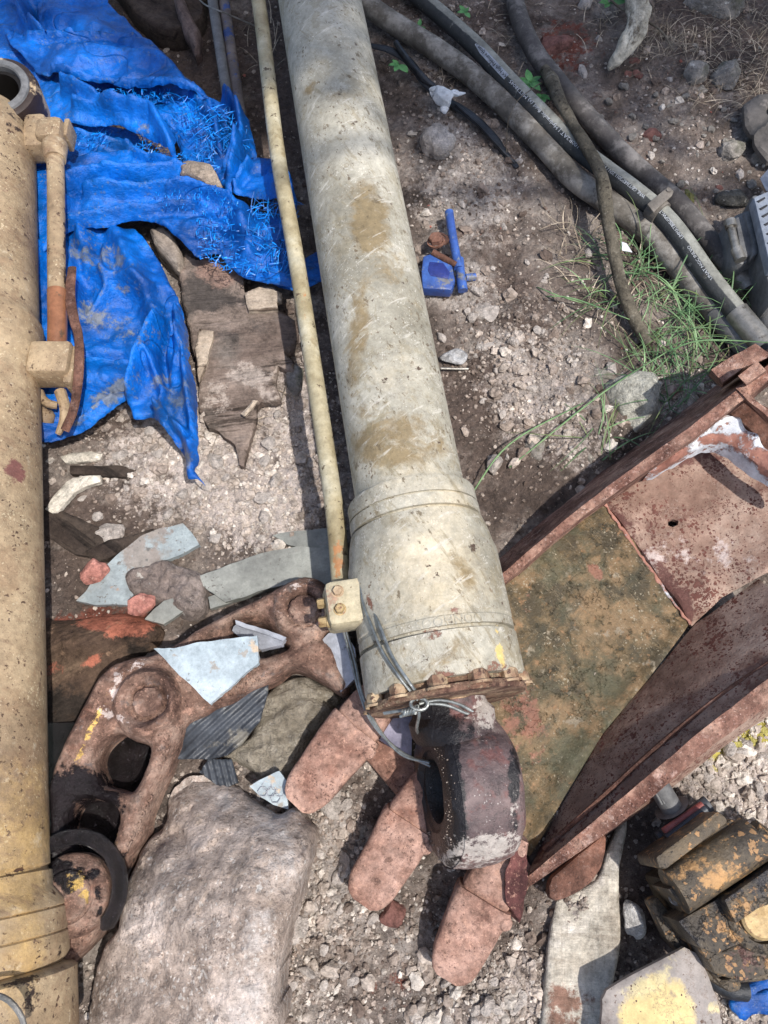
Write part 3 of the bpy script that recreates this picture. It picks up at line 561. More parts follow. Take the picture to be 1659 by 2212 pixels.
def gheight(X):
    V = np.c_[X, np.zeros(len(X))]; far = smooth01((np.hypot(X[:, 0], X[:, 1] - .6) - 1.6) / 1.0)
    z = .010 * fbm(X, 2.2, 3, 3) + .006 * fbm(X, 9, 8, 3)
    p = np.clip(blobs(V, PALE) + blobs(V, GREY), 0, 1); p = p * (.6 + .5 * fbm(X, 12, 31, 2))
    z += np.clip(p, .0, 1) * (.014 * crumble(X, 13, 7) + .015 * crumble(X, 26, 4) + .009 * crumble(X, 58, 5)) + .0055 * crumble(X, 90, 6) + .0028 * fbm(X, 70, 9, 2)
    z += feat(X, 0, [('ridge', [(930, 200), (1000, 420), (1060, 700), (1180, 900)], 60, .012), ('ridge', [(1230, 560), (1120, 420), (1080, 650)], 30, -.012), ('bump', 1300, 880, 120, .02),
                     ('bump', 560, 1090, 110, .018), ('bump', 420, 980, 110, .015), ('bump', 1640, 1600, 140, .03), ('bump', 1420, 1900, 120, -.03), ('ridge', [(1240, 560), (1400, 500)], 40, .01)])
    return z * (1 - far)
def axis_(a, b, st, ext):
    m = np.arange(a, b + st, st); g = [st * 1.35 ** k for k in range(1, ext)]; c = np.cumsum(g)
    return np.concatenate([(a - c)[::-1], m, b + c])
gx = axis_(-1.25, 1.25, .0046, 32); gy = axis_(-.45, 2.15, .0046, 32)
XX, YY = np.meshgrid(gx, gy); X = np.c_[XX.ravel(), YY.ravel()]; Z = np.zeros(len(X)); near = (np.abs(X[:, 0]) < 4) & (np.abs(X[:, 1]) < 5)
Z[near] = gheight(X[near]); V = np.c_[X, Z]; nx, ny = len(gx), len(gy)
i = np.arange(ny - 1)[:, None] * nx; j = np.arange(nx - 1)[None]
F = np.stack([i + j, i + j + 1, i + nx + j + 1, i + nx + j], -1).reshape(-1, 4)
def gat(L):
    r = np.zeros(len(V)); r[near] = blobs(V[near], L); return r
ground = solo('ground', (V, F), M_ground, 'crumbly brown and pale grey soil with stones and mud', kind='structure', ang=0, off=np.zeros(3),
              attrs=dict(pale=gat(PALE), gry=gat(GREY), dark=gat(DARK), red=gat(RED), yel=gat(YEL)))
del ground['label']

# ---------------------------------------------------------------- loose gravel (uncountable)
def scatter_gravel(n, seed, lo, hi, weight, sub=1):
    rg = np.random.RandomState(seed); V0, F0 = ico(sub); Vs = []; Fs = []; R = []; k = 0; nn = 0
    u = rg.uniform(-60, 1720, n * 4); v = rg.uniform(-150, 2260, n * 4)
    C = np.array([P(a, b, 0) for a, b in zip(u, v)]); w_ = weight(C); keep = rg.uniform(0, 1, len(w_)) < w_; C = C[keep][:n]
    C[:, 2] = gheight(C[:, :2]); S = lo + (hi - lo) * rg.uniform(0, 1, len(C)) ** 4.; rnd = rg.uniform(0, 1, len(C))
    A = rg.normal(size=(len(C), 3, 3)); Q, _ = np.linalg.qr(A)
    sh = rg.uniform(.6, 1.25, (len(C), 3)); jit = rg.uniform(.66, 1.28, (len(C), len(V0), 1))
    W = (V0[None] * sh[:, None] * jit) @ Q; W[:, :, 2] *= .8
    W = W * S[:, None, None] + C[:, None]; W[:, :, 2] += (S * .25)[:, None]
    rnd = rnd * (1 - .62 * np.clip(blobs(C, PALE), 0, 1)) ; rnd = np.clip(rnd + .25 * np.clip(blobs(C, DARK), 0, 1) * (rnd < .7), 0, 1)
    Fa = F0[None] + (np.arange(len(C)) * len(V0))[:, None, None]
    return W.reshape(-1, 3), Fa.reshape(-1, 3), np.repeat(rnd, len(V0))
def wt(C):
    p = blobs(C, PALE) * 1.0 + blobs(C, GREY) * .8; return np.clip(.16 + p * .9, 0, 1)
def wt2(C): return np.clip(.06 + blobs(C, PALE) * .9 + blobs(C, GREY) * .5, 0, 1)
a = scatter_gravel(46000, 5, .0010, .0056, wt); b = scatter_gravel(3600, 6, .0035, .0145, wt2, 2)
V, F = cat_([a[:2], b[:2]])
solo('loose_gravel', (V, F), M_gravel, kind='stuff', ang=-1, off=np.zeros(3), attrs=dict(rnd=np.r_[a[2], b[2]]))

# ---------------------------------------------------------------- angular stone chips lying about, each one on its own
rgc = np.random.RandomState(91); M_yst = stone('lichen_yellow', c8(180, 168, 60), c8(206, 194, 96))
CH = [('pale angular stone chip in the rubble between the boulder and the bucket teeth', 'stone chips near the teeth', 46, (690, 1960, 70, 170), (.006, .017), M_rockpale),
      ('grey stone chip in the crumbly mound between cylinder and bucket plate', 'stone chips right of the cylinder', 46, (1110, 800, 110, 120), (.006, .017), M_rockpale),
      ('pale plaster chip in the whitish rubble between tarp and blue tile shard', 'plaster chips left of the pipe', 44, (440, 1030, 130, 70), (.007, .020), M_rockpale),
      ('whitish stone chip on the sunlit gravel beyond the bucket rim', 'stone chips beyond the bucket rim', 26, (1600, 1640, 50, 70), (.007, .018), M_rockpale),
      ('stone chip strewn over the brown soil right of the dark hose', 'stone chips on the upper right soil', 50, (1510, 290, 110, 90), (.006, .016), M_rockgrey),
      ('stone chip on the grey soil around the blue metal catch', 'stone chips round the blue catch', 34, (1000, 480, 70, 130), (.005, .013), M_rockpale),
      ('stone chip in the gravel below the third bucket tooth', 'stone chips along the bottom', 30, (1050, 2150, 120, 50), (.006, .016), M_rockpale)]
CH.append(('yellow stained stone chip against the outer rim of the bucket', 'yellow stained chips', 22, (1620, 1575, 34, 24), (.005, .012), M_yst))
for lab, grp, n, (u0, v0, su, sv), (a, b), m in CH:
    for k in range(n):
        u = u0 + np.clip(rgc.normal(), -2, 2) * su; v = v0 + np.clip(rgc.normal(), -2, 2) * sv; c = P(u, v, 0); c[2] = gheight(c[None, :2])[0]; s = a + (b - a) * rgc.uniform() ** 2
        solo('stone_chip', rock(c + [0, 0, s * .25], (s * rgc.uniform(.8, 1.3), s * rgc.uniform(.6, 1.), s * rgc.uniform(.4, .8)), 200 + k, 2, .3, 8, rz=rgc.uniform(0, 3)), m, lab, 'stone chip', grp, ang=25)
# ---------------------------------------------------------------- bent lettering
def textmesh(body, size, ext=0.):
    cu = bpy.data.curves.new('lettering', 'FONT'); cu.body = body; cu.size = size; cu.extrude = ext; cu.align_y = 'CENTER'; cu.resolution_u = 2
    ob = bpy.data.objects.new('lettering', cu); scn.collection.objects.link(ob); bpy.context.view_layer.update()
    me = bpy.data.meshes.new_from_object(ob.evaluated_get(bpy.context.evaluated_depsgraph_get())); bpy.data.objects.remove(ob); bpy.data.curves.remove(cu)
    bm = bmesh.new(); bm.from_mesh(me); bpy.data.meshes.remove(me)
    bmesh.ops.remove_doubles(bm, verts=bm.verts, dist=1e-6); return frombm(bm)
def textsolid(body, size, ext):
    return textmesh(body, size, ext)
def bend_text(VF, path, rad, ang0, s0, flip=1):
    """lay flat lettering (x along, y around) onto the outside of a tube"""
    V, F = VF; path = np.asarray(path, float); Q = resample(path, .01); L = np.r_[0, np.cumsum(np.linalg.norm(np.diff(Q, axis=0), axis=1))]
    s = s0 + V[:, 0]; q = np.c_[np.interp(s, L, Q[:, 0]), np.interp(s, L, Q[:, 1]), np.interp(s, L, Q[:, 2])]
    q2 = np.c_[np.interp(s + .01, L, Q[:, 0]), np.interp(s + .01, L, Q[:, 1]), np.interp(s + .01, L, Q[:, 2])]; q1 = np.c_[np.interp(s - .01, L, Q[:, 0]), np.interp(s - .01, L, Q[:, 1]), np.interp(s - .01, L, Q[:, 2])]
    t = q2 - q1; t /= np.linalg.norm(t, axis=1)[:, None]; up = np.array([0, 0, 1.]); side = np.cross(up, t); side /= np.linalg.norm(side, axis=1)[:, None]; up2 = np.cross(t, side)
    a = ang0 + V[:, 1] / rad; r = rad + .0006 + V[:, 2]
    return q + (np.sin(a) * r)[:, None] * side + (np.cos(a) * r)[:, None] * up2, F

# ---------------------------------------------------------------- main hydraulic cylinder
ZC = .20
A0 = P(690, 0, ZC); A1 = P(884, 1060, ZC); AD = (A0 - A1); AD /= np.linalg.norm(AD)          # axis direction, away from the viewer
def on_axis(u, v):                                            # distance along the axis of the point seen at this height in the picture
    p = P(u, v, ZC); return (p - A1) @ AD
def pcyl(u, v, r):                                            # where the line of sight meets a cylinder of radius r round the axis
    o = np.array([0, 0, H]); d = ray(u, v); oo = o - A1; d1 = d - AD * (d @ AD); o1 = oo - AD * (oo @ AD)
    a = d1 @ d1; b = 2 * d1 @ o1; c = o1 @ o1 - r * r; D = max(b * b - 4 * a * c, 0); t = (-b - math.sqrt(D)) / (2 * a); return o + t * d
R0, R1, R2 = .100, .1165, .1325
s_c1 = on_axis(890, 1082); s_c2 = on_axis(897, 1150); s_h1 = on_axis(905, 1185); s_ring = on_axis(940, 1395); s_end = on_axis(960, 1512)
base = A1 + AD * s_end; base = np.array([base[0], base[1], 0.0])
cyl = thing('hydraulic_cylinder', 'long cream white hydraulic cylinder with a scorched eye over the bucket lip', 'hydraulic cylinder', base)
prof = [(2.4, 0.001), (2.4, R0)] + [(s, R0) for s in np.arange(2.2, s_c1 + .03, -.02)]
prof += [(s_c1 + .012, R0), (s_c1 + .004, R0 + .004), (s_c1, R1 - .002), (s_c1 - .004, R1), (s_c1 - .03, R1), (s_c1 - .0302, R1 - .004), (s_c1 - .034, R1 - .004), (s_c1 - .0342, R1 + .001), (s_c2 + .006, R1 + .001), (s_c2 + .0055, R1 - .006), (s_c2, R1 - .006), (s_c2 - .001, R1 + .003), (s_c2 - .02, R1 + .008), (s_h1 - .015, R2 - .004), (s_h1 - .03, R2)]
prof += [(s, R2) for s in np.arange(s_h1 - .04, s_ring + .03, -.01)]
prof += [(s_ring + .026, R2), (s_ring + .024, R2 - .002), (s_ring + .020, R2 - .002), (s_ring + .018, R2 - .0005), (s_ring + .004, R2 - .0005), (s_ring + .0035, R2 - .008), (s_ring - .002, R2 - .008), (s_ring - .004, R2 + .001)]
prof += [(s, R2 + .001) for s in np.arange(s_ring - .012, s_end + .03, -.01)] + [(s_end + .024, R2 + .001), (s_end + .018, R2 - .003), (s_end + .017, .06)]
VF = lathe(A1, AD, prof, 128)
V = VF[0]
stain = blobs(V, [(800, 480, 46, 85, -8, 1.0), (835, 570, 50, 50, 20, .55), (745, 205, 50, 18, 0, .55), (775, 700, 28, 130, 8, .8), (850, 640, 70, 30, 20, .45), (850, 950, 110, 55, -12, .85), (800, 900, 60, 40, 0, .6), (930, 960, 60, 60, 30, .7), (760, 820, 20, 60, 0, .6),
                  (860, 1410, 90, 40, -10, .5), (1000, 1230, 22, 55, -30, .75), (900, 1450, 120, 25, -12, .6), (670, 190, 14, 24, 20, .8), (1000, 1390, 60, 20, -30, .6), (840, 1130, 60, 20, 0, .4)])
warm = blobs(V, [(930, 1230, 150, 160, 0, .75), (880, 1020, 110, 70, 0, .7), (960, 1090, 60, 60, 0, .8), (860, 820, 80, 60, 0, .5), (850, 530, 60, 120, 0, .4), (900, 1420, 150, 60, 0, .5), (760, 300, 40, 100, 0, .3)])
rust = blobs(V, [(935, 1372, 22, 14, -20, .9), (985, 1318, 14, 10, 0, .9), (1000, 1460, 120, 9, -12, .75), (860, 1500, 80, 10, -12, .7), (800, 1300, 8, 30, 0, .6), (905, 1385, 30, 8, -15, .6), (960, 1460, 30, 14, 0, .6)])
yel = blobs(V, [(1080, 1415, 10, 26, -10, 1.1), (1073, 1362, 5, 8, 0, 1.), (880, 1360, 15, 10, 0, .2)])
part('cylinder_barrel', VF, M_cyl, cyl, attrs=dict(stain=stain, warm=warm, rust=rust, yel=yel))
# gland flange, bolts, rod end
M_flange = rustm('flange_rust', c8(86, 58, 46), c8(122, 90, 70), c8(156, 128, 98), light=c8(196, 180, 140), sc=22)
SD = np.cross(AD, [0, 0, 1]); UP = np.array([0, 0, 1.])
gl = [(s_end + .017, .06), (s_end + .017, R2 - .016), (s_end + .006, R2 - .016), (s_end + .006, R2 - .003), (s_end - .001, R2 - .001), (s_end - .006, R2 - .004), (s_end - .006, .058), (s_end - .02, .056)]
part('gland_flange', lathe(A1, AD, gl, 96), M_flange, cyl)
def bolt(c, d, r=.0095, h=.009):
    d = np.asarray(d, float); d /= np.linalg.norm(d)
    a = lathe(c, d, [(-.004, r * 1.25), (0, r * 1.25), (.0002, r)], 20); b = lathe(c, d, [(0, r), (h * .8, r), (h, r * .85), (h, .0004)], 6); return cat_([a, b])
for k in range(12):
    a = (k + .35) / 12 * 2 * math.pi; c = A1 + AD * (s_end + .0085) + (R2 - .010) * (math.cos(a) * SD + math.sin(a) * UP)
    part('flange_bolt', bolt(c - AD * .004, AD, .016, .018), M_rustbolt, cyl)
# rod end eye: neck plus ring whose bore points left
EC = P(1006, 1700, .165); ED = np.array([-.97, -.12, .22]); ED /= np.linalg.norm(ED); EW, ER = .118, .114
nk = A1 + AD * (s_end - .004)
to = EC - nk; to /= np.linalg.norm(to)
pr = [(-.01, .060), (.012, .064), (.022, .074), (.04, .080), (max(np.linalg.norm(EC - nk) - .088, .05), .080), (max(np.linalg.norm(EC - nk) - .075, .06), .05)]
neck = lathe(nk, to, pr, 64); Vn = neck[0].copy(); ss = (Vn - nk) @ to; off = Vn - nk - ss[:, None] * to; e1 = off @ ED
kk = smooth01((ss - .015) / .06); o2 = off - e1[:, None] * ED; Vn = Vn - (e1 * kk * (1 - (EW / 2 - .004) / .08))[:, None] * ED + o2 * (kk * .22)[:, None]
fl = [(-EW / 2 + .008, ER - .046), (-EW / 2, ER - .040), (-EW / 2 + .001, ER - .012), (-EW / 2 + .008, ER - .003), (-EW / 2 + .02, ER + .001)] + [(x, ER + .006 * (1 - (x / .05) ** 2)) for x in np.linspace(-.045, .045, 12)] + [(EW / 2 - .018, ER + .001), (EW / 2 - .008, ER - .004), (EW / 2 - .001, ER - .014), (EW / 2, ER - .05), (EW / 2 - .01, ER - .062)]
ring = lathe(EC, ED, fl, 96, closed=True)
VF = cat_([(Vn, neck[1]), ring]); V = VF[0] + .0030 * np.c_[fbm(VF[0], 16, 1), fbm(VF[0], 22, 2), fbm(VF[0], 22, 3)]
eye = part('rod_end_eye', (V, VF[1]), M_eye, cyl, attrs=dict(dark=np.clip(blobs(V, [(915, 1700, 40, 190, 0, 1.3), (960, 1560, 70, 60, 0, .7), (1110, 1680, 16, 130, 0, .85), (1060, 1560, 60, 20, 0, .4), (975, 1640, 20, 120, 0, .55)]) + smooth01(((V - EC) @ ED - EW / 2 + .030) / .024) * 1.1, 0, 1.5), pale=blobs(V, [(1050, 1835, 100, 36, -8, .85), (1050, 1530, 24, 50, 0, .95), (1030, 1560, 30, 20, 0, .5), (950, 1850, 24, 20, 0, .7), (1115, 1760, 12, 80, 0, .4)])))
part('bushing', lathe(EC, ED, [(-EW / 2 + .004, .044), (-EW / 2 + .012, .070), (EW / 2 - .02, .076), (EW / 2 - .008, .070), (EW / 2 - .004, .060), (EW / 2 - .006, .050), (EW / 2 - .02, .044)], 64, closed=True), M_bushing, eye)
# feed pipe beside the barrel, bolted block at its end
pp = [P(520, -180, ZC), P(541 + 17, 0, ZC), P(598, 320, .195), P(640, 560, .19), P(690, 880, .185), P(722, 1100, .18), P(737, 1262, .17)]
VF = tube(pp, .0172, 28, .02); 
part('feed_pipe', VF, M_pipe, cyl, attrs=dict(rust=blobs(VF[0], [(730, 1200, 12, 40, 0, .9), (572, 60, 10, 30, 0, .3), (655, 660, 10, 30, 0, .5)])))
bc = P(757, 1306, .232); rz = math.atan2(AD[1], AD[0]) - math.pi / 2
blk = part('pipe_flange_block', cat_([box(bc, .080, .078, .062, rz, .012), box(bc + np.array([.045, 0, -.006]), .05, .084, .05, rz, .01), box(bc + np.array([-.01, 0, -.03]), .07, .07, .06, rz, .01)]), M_block, cyl)
for (u, v) in ((729, 1277), (734, 1316)): part('flange_bolt', bolt(P(u, v, .263), (0, 0, 1), .0085, .008), M_bolt if v > 1300 else M_rustbolt, blk)
lx = np.array([math.cos(rz), math.sin(rz), 0])
for (u, v) in ((703, 1302), (706, 1342)): part('flange_bolt', bolt(P(u, v, .232), -lx, .009, .014), M_bolt, blk)
# stamped letters on the gland ring
tv = textmesh('OONHOOS', .021, .0008)
def ringtext(VF, ang0, s, r):
    V, F = VF; a = ang0 + V[:, 0] / r; rr = r + V[:, 2]; return A1 + AD * (s - V[:, 1])[:, None] + rr[:, None] * (np.cos(a)[:, None] * SD + np.sin(a)[:, None] * UP), F
part('stamped_number', ringtext((tv[0] * [1, 1, 1], tv[1]), math.radians(60), s_ring + .011, R2 - .0002), M_cyl, cyl)

# ---------------------------------------------------------------- galvanised tie wire wound over the cylinder end
def wp(*L): return [pcyl(u, v, r) for u, v, r in L]
W = []
B_ = .0024
W.append([P(779, 1252, .262), P(784, 1300, .268)] + wp((800, 1345, R2 + .004), (828, 1410, R2 + .004), (865, 1465, R2 + .004)) + [P(902, 1512, .30)])
W.append([P(792, 1252, .262), P(800, 1300, .268)] + wp((820, 1350, R2 + .004), (846, 1415, R2 + .004), (880, 1468, R2 + .004)) + [P(910, 1510, .30)])
W.append([P(742, 1362, .16), P(760, 1430, .155), P(775, 1490, .16), P(803, 1560, .16), P(860, 1620, .15), P(930, 1655, .16)])
W.append([P(748, 1362, .165), P(767, 1430, .16), P(781, 1495, .165), P(812, 1565, .16), P(865, 1628, .15), P(928, 1648, .165)])
W.append([P(905, 1520, .295), P(950, 1512, .285), P(1000, 1525, .262), P(1050, 1560, .235), P(1082, 1590, .19)])
W.append([P(905, 1520, .29), P(960, 1522, .275), P(1005, 1540, .258), P(1045, 1556, .24), P(1075, 1578, .20)])
W.append([P(905, 1524, .295), P(880, 1532, .29), P(830, 1541, .27), P(828, 1542, .27)])
W.append([P(905, 1528, .30), P(890, 1538, .298), P(864, 1548, .29)])
W.append([P(902, 1520, .28), P(905, 1545, .27), P(900, 1575, .24), P(908, 1590, .20)])
for k in range(2):
    t = np.linspace(0, 2 * math.pi * 2.5, 40); c = P(908, 1521, .297); W.append([c + np.array([math.cos(x + k * 3) * .013 - .002, math.sin(x + k * 3) * .009, .005 * math.sin(x * .7 + k)]) for x in t])
t = np.linspace(0, 1, 30); a0 = P(897, 1535, .298); a1 = P(868, 1541, .292)
for k in range(2): W.append([a0 + (a1 - a0) * x + .0035 * np.array([0, math.cos(x * 14 + k * 3.1), math.sin(x * 14 + k * 3.1)]) for x in t])
solo('tie_wire', cat_([tube(w_, .0027, 8, .008) for w_ in W]), M_wire, 'thin galvanised wire twisted into a knot around the lower end of the cream cylinder', 'wire')

rg = np.random.RandomState(6); GR = []
fa = np.cross(ED, [0, 0, 1]); fa /= np.linalg.norm(fa); fb = np.cross(ED, fa)
for k in range(260):
    a = rg.uniform(0, 6.28); rr = ER - .004 - .036 * rg.uniform(); s = .0005 + .0016 * rg.uniform() ** 3; rr += .006 * math.sin(a * 7)
    GR.append(rock(EC + ED * (EW / 2 - (0 if rr < ER - .01 else .004)) + rr * (math.cos(a) * fa + math.sin(a) * fb), (s, s * .8, s * .8), k, 1, .3, 2))
VG = cat_(GR); part('caked_grit', VG, M_gravel, eye, kind='stuff', ang=-1, attrs=dict(rnd=rg.uniform(.3, .95, len(VG[0]))))
solo('violet_plate', slab([(822, 1545, .10), (892, 1540, .10), (889, 1636, .08), (852, 1620, .08), (810, 1592, .09)], .09, .008, .001), mat('grey_violet_sheet', (8, [c8(112, 108, 124), c8(150, 146, 166)]), [dict(s=30, t=.58, w=.1, c=c8(96, 84, 84), m=.6)], rough=.4), 'greyish violet sheet piece under the wire knot, left of the scorched eye', 'metal sheet')

# ---------------------------------------------------------------- left tan cylinder (cut by the frame)
LZ = .16; L0 = P(-30, 300, LZ); L1 = P(-48, 1900, LZ); LD = L0 - L1; LD /= np.linalg.norm(LD); LR = .105; LS = np.cross(LD, UP)
def lax(v): p = P(-40, v, LZ); return (p - L1) @ LD
lc = thing('tan_hydraulic_cylinder', 'tan yellow hydraulic cylinder cut off by the left edge of the photo', 'hydraulic cylinder', (L1[0], L1[1], 0))
pr = [(lax(255), .05), (lax(262), .085), (lax(280), .093), (lax(330), LR)] + [(s, LR) for s in np.arange(lax(340), lax(700), -.02)]
pr += [(lax(700), LR), (lax(715), LR + .008), (lax(722), LR + .009), (lax(790), LR + .009), (lax(800), LR + .007), (lax(806), LR + .0005)]
pr += [(s, LR) for s in np.arange(lax(815), lax(1890), -.02)]
pr += [(lax(1890), LR), (lax(1896), LR - .004), (lax(1902), LR - .003), (lax(1906), LR + .003), (lax(1945), LR + .006), (lax(1975), LR + .022), (lax(1985), LR + .023), (lax(1988), LR + .019), (lax(1992), LR + .023), (lax(2040), LR + .025), (lax(2043), LR + .022), (lax(2047), LR + .025), (lax(2090), LR + .026), (lax(2105), LR + .02), (lax(2112), LR + .014), (lax(2120), LR + .03), (lax(2128), LR + .036), (lax(2230), LR + .036), (lax(2300), LR + .036), (lax(2300), .01)]
VF = lathe(L1, LD, pr, 120); V = VF[0]
part('cylinder_barrel', VF, M_tancyl, lc, attrs=dict(yel=blobs(V, [(40, 1900, 90, 350, 0, .8), (20, 2100, 120, 120, 0, .6)]), dark=blobs(V, [(40, 1902, 50, 7, -10, .75), (60, 1945, 30, 5, -15, .7), (130, 2060, 5, 16, 0, .9), (60, 2115, 60, 8, -15, .7), (40, 270, 40, 14, 30, .8)]), red=blobs(V, [(35, 1020, 26, 24, 0, .9), (20, 420, 40, 60, 0, .3)])))
ec = P(-8, 192, .21)
ey = part('cylinder_eye', cat_([lathe(ec, (0.05, -.1, 1), [(-.16, .058), (-.16, .085), (-.02, .092), (0, .088), (.004, .080), (.004, .074), (-.02, .070)], 72), tube([L1 + LD * lax(262), ec + np.array([0, -.02, -.05])], [.09, .075], 32)]), M_tancyl, lc)
addattr(ey, 'dark', blobs(np.array([v.co[:] for v in ey.data.vertices]) + OFF[ey.name], [(60, 235, 60, 40, 20, 1.1), (40, 150, 60, 60, 0, .95), (50, 270, 60, 30, 0, .9)]))
part('bushing', lathe(ec + np.array([0, 0, .003]), (0.05, -.1, 1), [(-.002, .077), (.006, .074), (.008, .060), (.004, .057), (-.03, .056), (-.10, .056)], 72), M_greycast, ey)
part('bore_seal', lathe(ec, (0.05, -.1, 1), [(-.006, .056), (-.006, .048), (-.09, .046), (-.09, .001)], 64), M_hole, ey)
VF = tube([P(119, 300, .19), P(121, 420, .19), P(122, 560, .185), P(124, 700, .175), P(122, 790, .16)], .0185, 26, .02)
part('feed_pipe', VF, M_tancyl, lc, attrs=dict(red=blobs(VF[0], [(123, 690, 25, 70, 0, .5)]), dark=blobs(VF[0], [(142, 590, 6, 160, 0, .7)])))
part('orange_pipe_end', tube([P(123, 628, .187), P(124, 700, .178), P(123, 760, .165)], .0192, 26, .02), mat('orange_brown_varnish', (8, [c8(120, 72, 38), c8(150, 96, 56)]), [dict(s=30, t=.62, w=.04, c=c8(96, 72, 50))], rough=.28, bumps=()), lc)
part('pipe_elbow_block', cat_([box(P(112, 290, .185), .062, .062, .055, .1, .016), tube([P(119, 315, .19), P(119, 345, .19)], [.028, .023], 24, .01), box(P(82, 300, .165), .05, .10, .06, .1, .012), box(P(150, 292, .17), .012, .05, .05, 0, .003)]), M_tancyl, lc)
part('clamp_block', cat_([box(P(118, 788, .165), .082, .072, .07, .0, .008), box(P(160, 800, .16), .018, .085, .05, 0, .005)]), M_tancyl, lc)
part('clamp_strap', cat_([tube([P(156, 578, .18), P(151, 640, .185), P(160, 690, .19), P(170, 730, .19), P(170, 800, .18), P(160, 880, .16), P(140, 930, .14)], [.009, .011, .010, .009, .010, .009, .009], 10, .01, squash=.5)]), M_rustdark, lc)
part('clamp_hook', cat_([tube([P(86, 846, .12), P(92, 862, .12), P(105, 872, .12), P(124, 876, .115)], [.008, .009, .009, .008], 10, .01), tube([P(130, 846, .13), P(140, 880, .13), P(138, 910, .12), P(125, 938, .11)], [.012, .011, .010, .006], 10, .01), tube([P(88, 885, .09), P(100, 900, .09), P(95, 922, .08)], [.016, .018, .014], 12, .01)]), M_tancyl, lc)
part('end_cap_rim', tube([P(-60, 2160, .31), P(-20, 2148, .31), P(20, 2162, .308), P(48, 2200, .30), P(52, 2240, .29)], .004, 8, .01), M_steel, lc)
# ---------------------------------------------------------------- excavator bucket
bk = thing('excavator_bucket', 'rusty steel excavator bucket lying open with muddy floor and three worn teeth', 'bucket', P(1300, 1500, 0))
fl = [(770, 1535, .045), (930, 1400, .035), (1090, 1250, .035), (1215, 1150, .04), (1312, 1080, .045), (1370, 1160, .045), (1430, 1250, .04), (1490, 1345, .03), (1400, 1465, .025), (1300, 1585, .02), (1215, 1725, .02), (1145, 1850, .02), (1090, 1810, .03), (930, 1680, .04)]
VF = patch(fl, step=.008, er=.003, feats=[('ridge', [(1480, 1370), (1360, 1510), (1250, 1640), (1170, 1800)], 26, .012), ('ridge', [(1190, 1180), (1250, 1350), (1180, 1500)], 60, .006)], noise=[(.0016, 12), (.0008, 50)], skirt=.012, smooth=False)
V = VF[0]
part('floor_plate', VF, M_bucketfloor, bk, attrs=dict(dark=blobs(V, [(1150, 1330, 90, 90, 0, .45), (1330, 1600, 60, 120, 40, .6), (1220, 1500, 60, 80, 0, .5), (1190, 1780, 60, 100, 0, .55), (1230, 1590, 60, 60, 0, .6), (1380, 1300, 100, 60, 0, .3), (1160, 1700, 80, 60, 0, .4)]), red=blobs(V, [(1150, 1560, 30, 110, -8, .75), (1105, 1590, 40, 90, 0, .7), (1285, 1235, 20, 14, 30, .9), (1060, 1600, 40, 50, 0, .5)])))
# side plate, far side: leans inward
SP = [((775, 1482, -.03), (782, 1490, .05), (797, 1506, .05), (795, 1520, .0)), ((1052, 1215, -.03), (1083, 1240, .085), (1092, 1257, .085), (1096, 1262, .03)),
      ((1188, 1108, -.01), (1238, 1108, .17), (1262, 1112, .17), (1262, 1122, .05)), ((1281, 1030, .0), (1332, 1036, .21), (1352, 1048, .21), (1352, 1060, .06)), ((1430, 922, .02), (1482, 928, .25), (1500, 945, .25), (1500, 958, .08)),
      ((1560, 822, .04), (1612, 826, .27), (1628, 846, .27), (1628, 860, .10)), ((1700, 715, .05), (1745, 722, .29), (1760, 742, .29), (1760, 755, .12))]
SP = [[P(*p) for p in st] for st in SP]
part('side_plate', loft(SP, (14, 6), noise=.0012, sc=24), M_rustedge, bk)
# back plate, speckled
bp = [(1306, 1085, .050), (1360, 1045, .065), (1412, 1010, .085), (1500, 950, .09), (1600, 950, .10), (1760, 1000, .13), (1760, 1200, .16), (1660, 1235, .12), (1560, 1290, .07), (1496, 1352, .036), (1430, 1255, .045), (1370, 1165, .050)]
VF = patch(bp, step=.008, er=.004, noise=[(.0014, 10), (.0006, 60)], skirt=.01, smooth=False, holes=[[(1420, 1150), (1430, 1146), (1441, 1150), (1440, 1158), (1430, 1162), (1421, 1158)]])
V = VF[0]
part('back_plate', VF, M_rustplate, bk, attrs=dict(dark=blobs(V, [(1340, 1130, 22, 90, -33, .85), (1420, 1240, 24, 80, -33, .95), (1470, 1310, 30, 50, -30, .9), (1500, 990, 120, 26, 0, .5)]), pale=blobs(V, [(1440, 1200, 90, 40, -20, .55), (1560, 1200, 90, 50, 0, .4)])))  # dark rust along the seam; strip under the gusset arch is painted shadow
rg = random.Random(4); wl = []
for k in range(80):
    t = rg.random() if rg.random() < .8 else k / 79; u = 1306 + (1486 - 1306) * t; v = 1086 + (1345 - 1086) * t; wl.append(rock(P(u + rg.uniform(-2, 2), v + rg.uniform(-2, 2), .052 - .01 * t), (rg.uniform(.002, .007), rg.uniform(.002, .005), .003), k, 2, .4, 3))
wp_ = [P(1303 + (1490 - 1303) * t + rg.uniform(-2, 2), 1083 + (1348 - 1083) * t + rg.uniform(-2, 2), .047 - .012 * t) for t in np.linspace(0, 1, 40)]
wb_ = tube(wp_, [.0022 + .0018 * rg.random() for _ in wp_], 10, .004, rough=.5, squash=.6); part('weld_bead', wb_, M_whiterust, bk, label='ragged weld seam with white paint flakes across the bucket', attrs=dict(rust=np.full(len(wb_[0]), .85)))
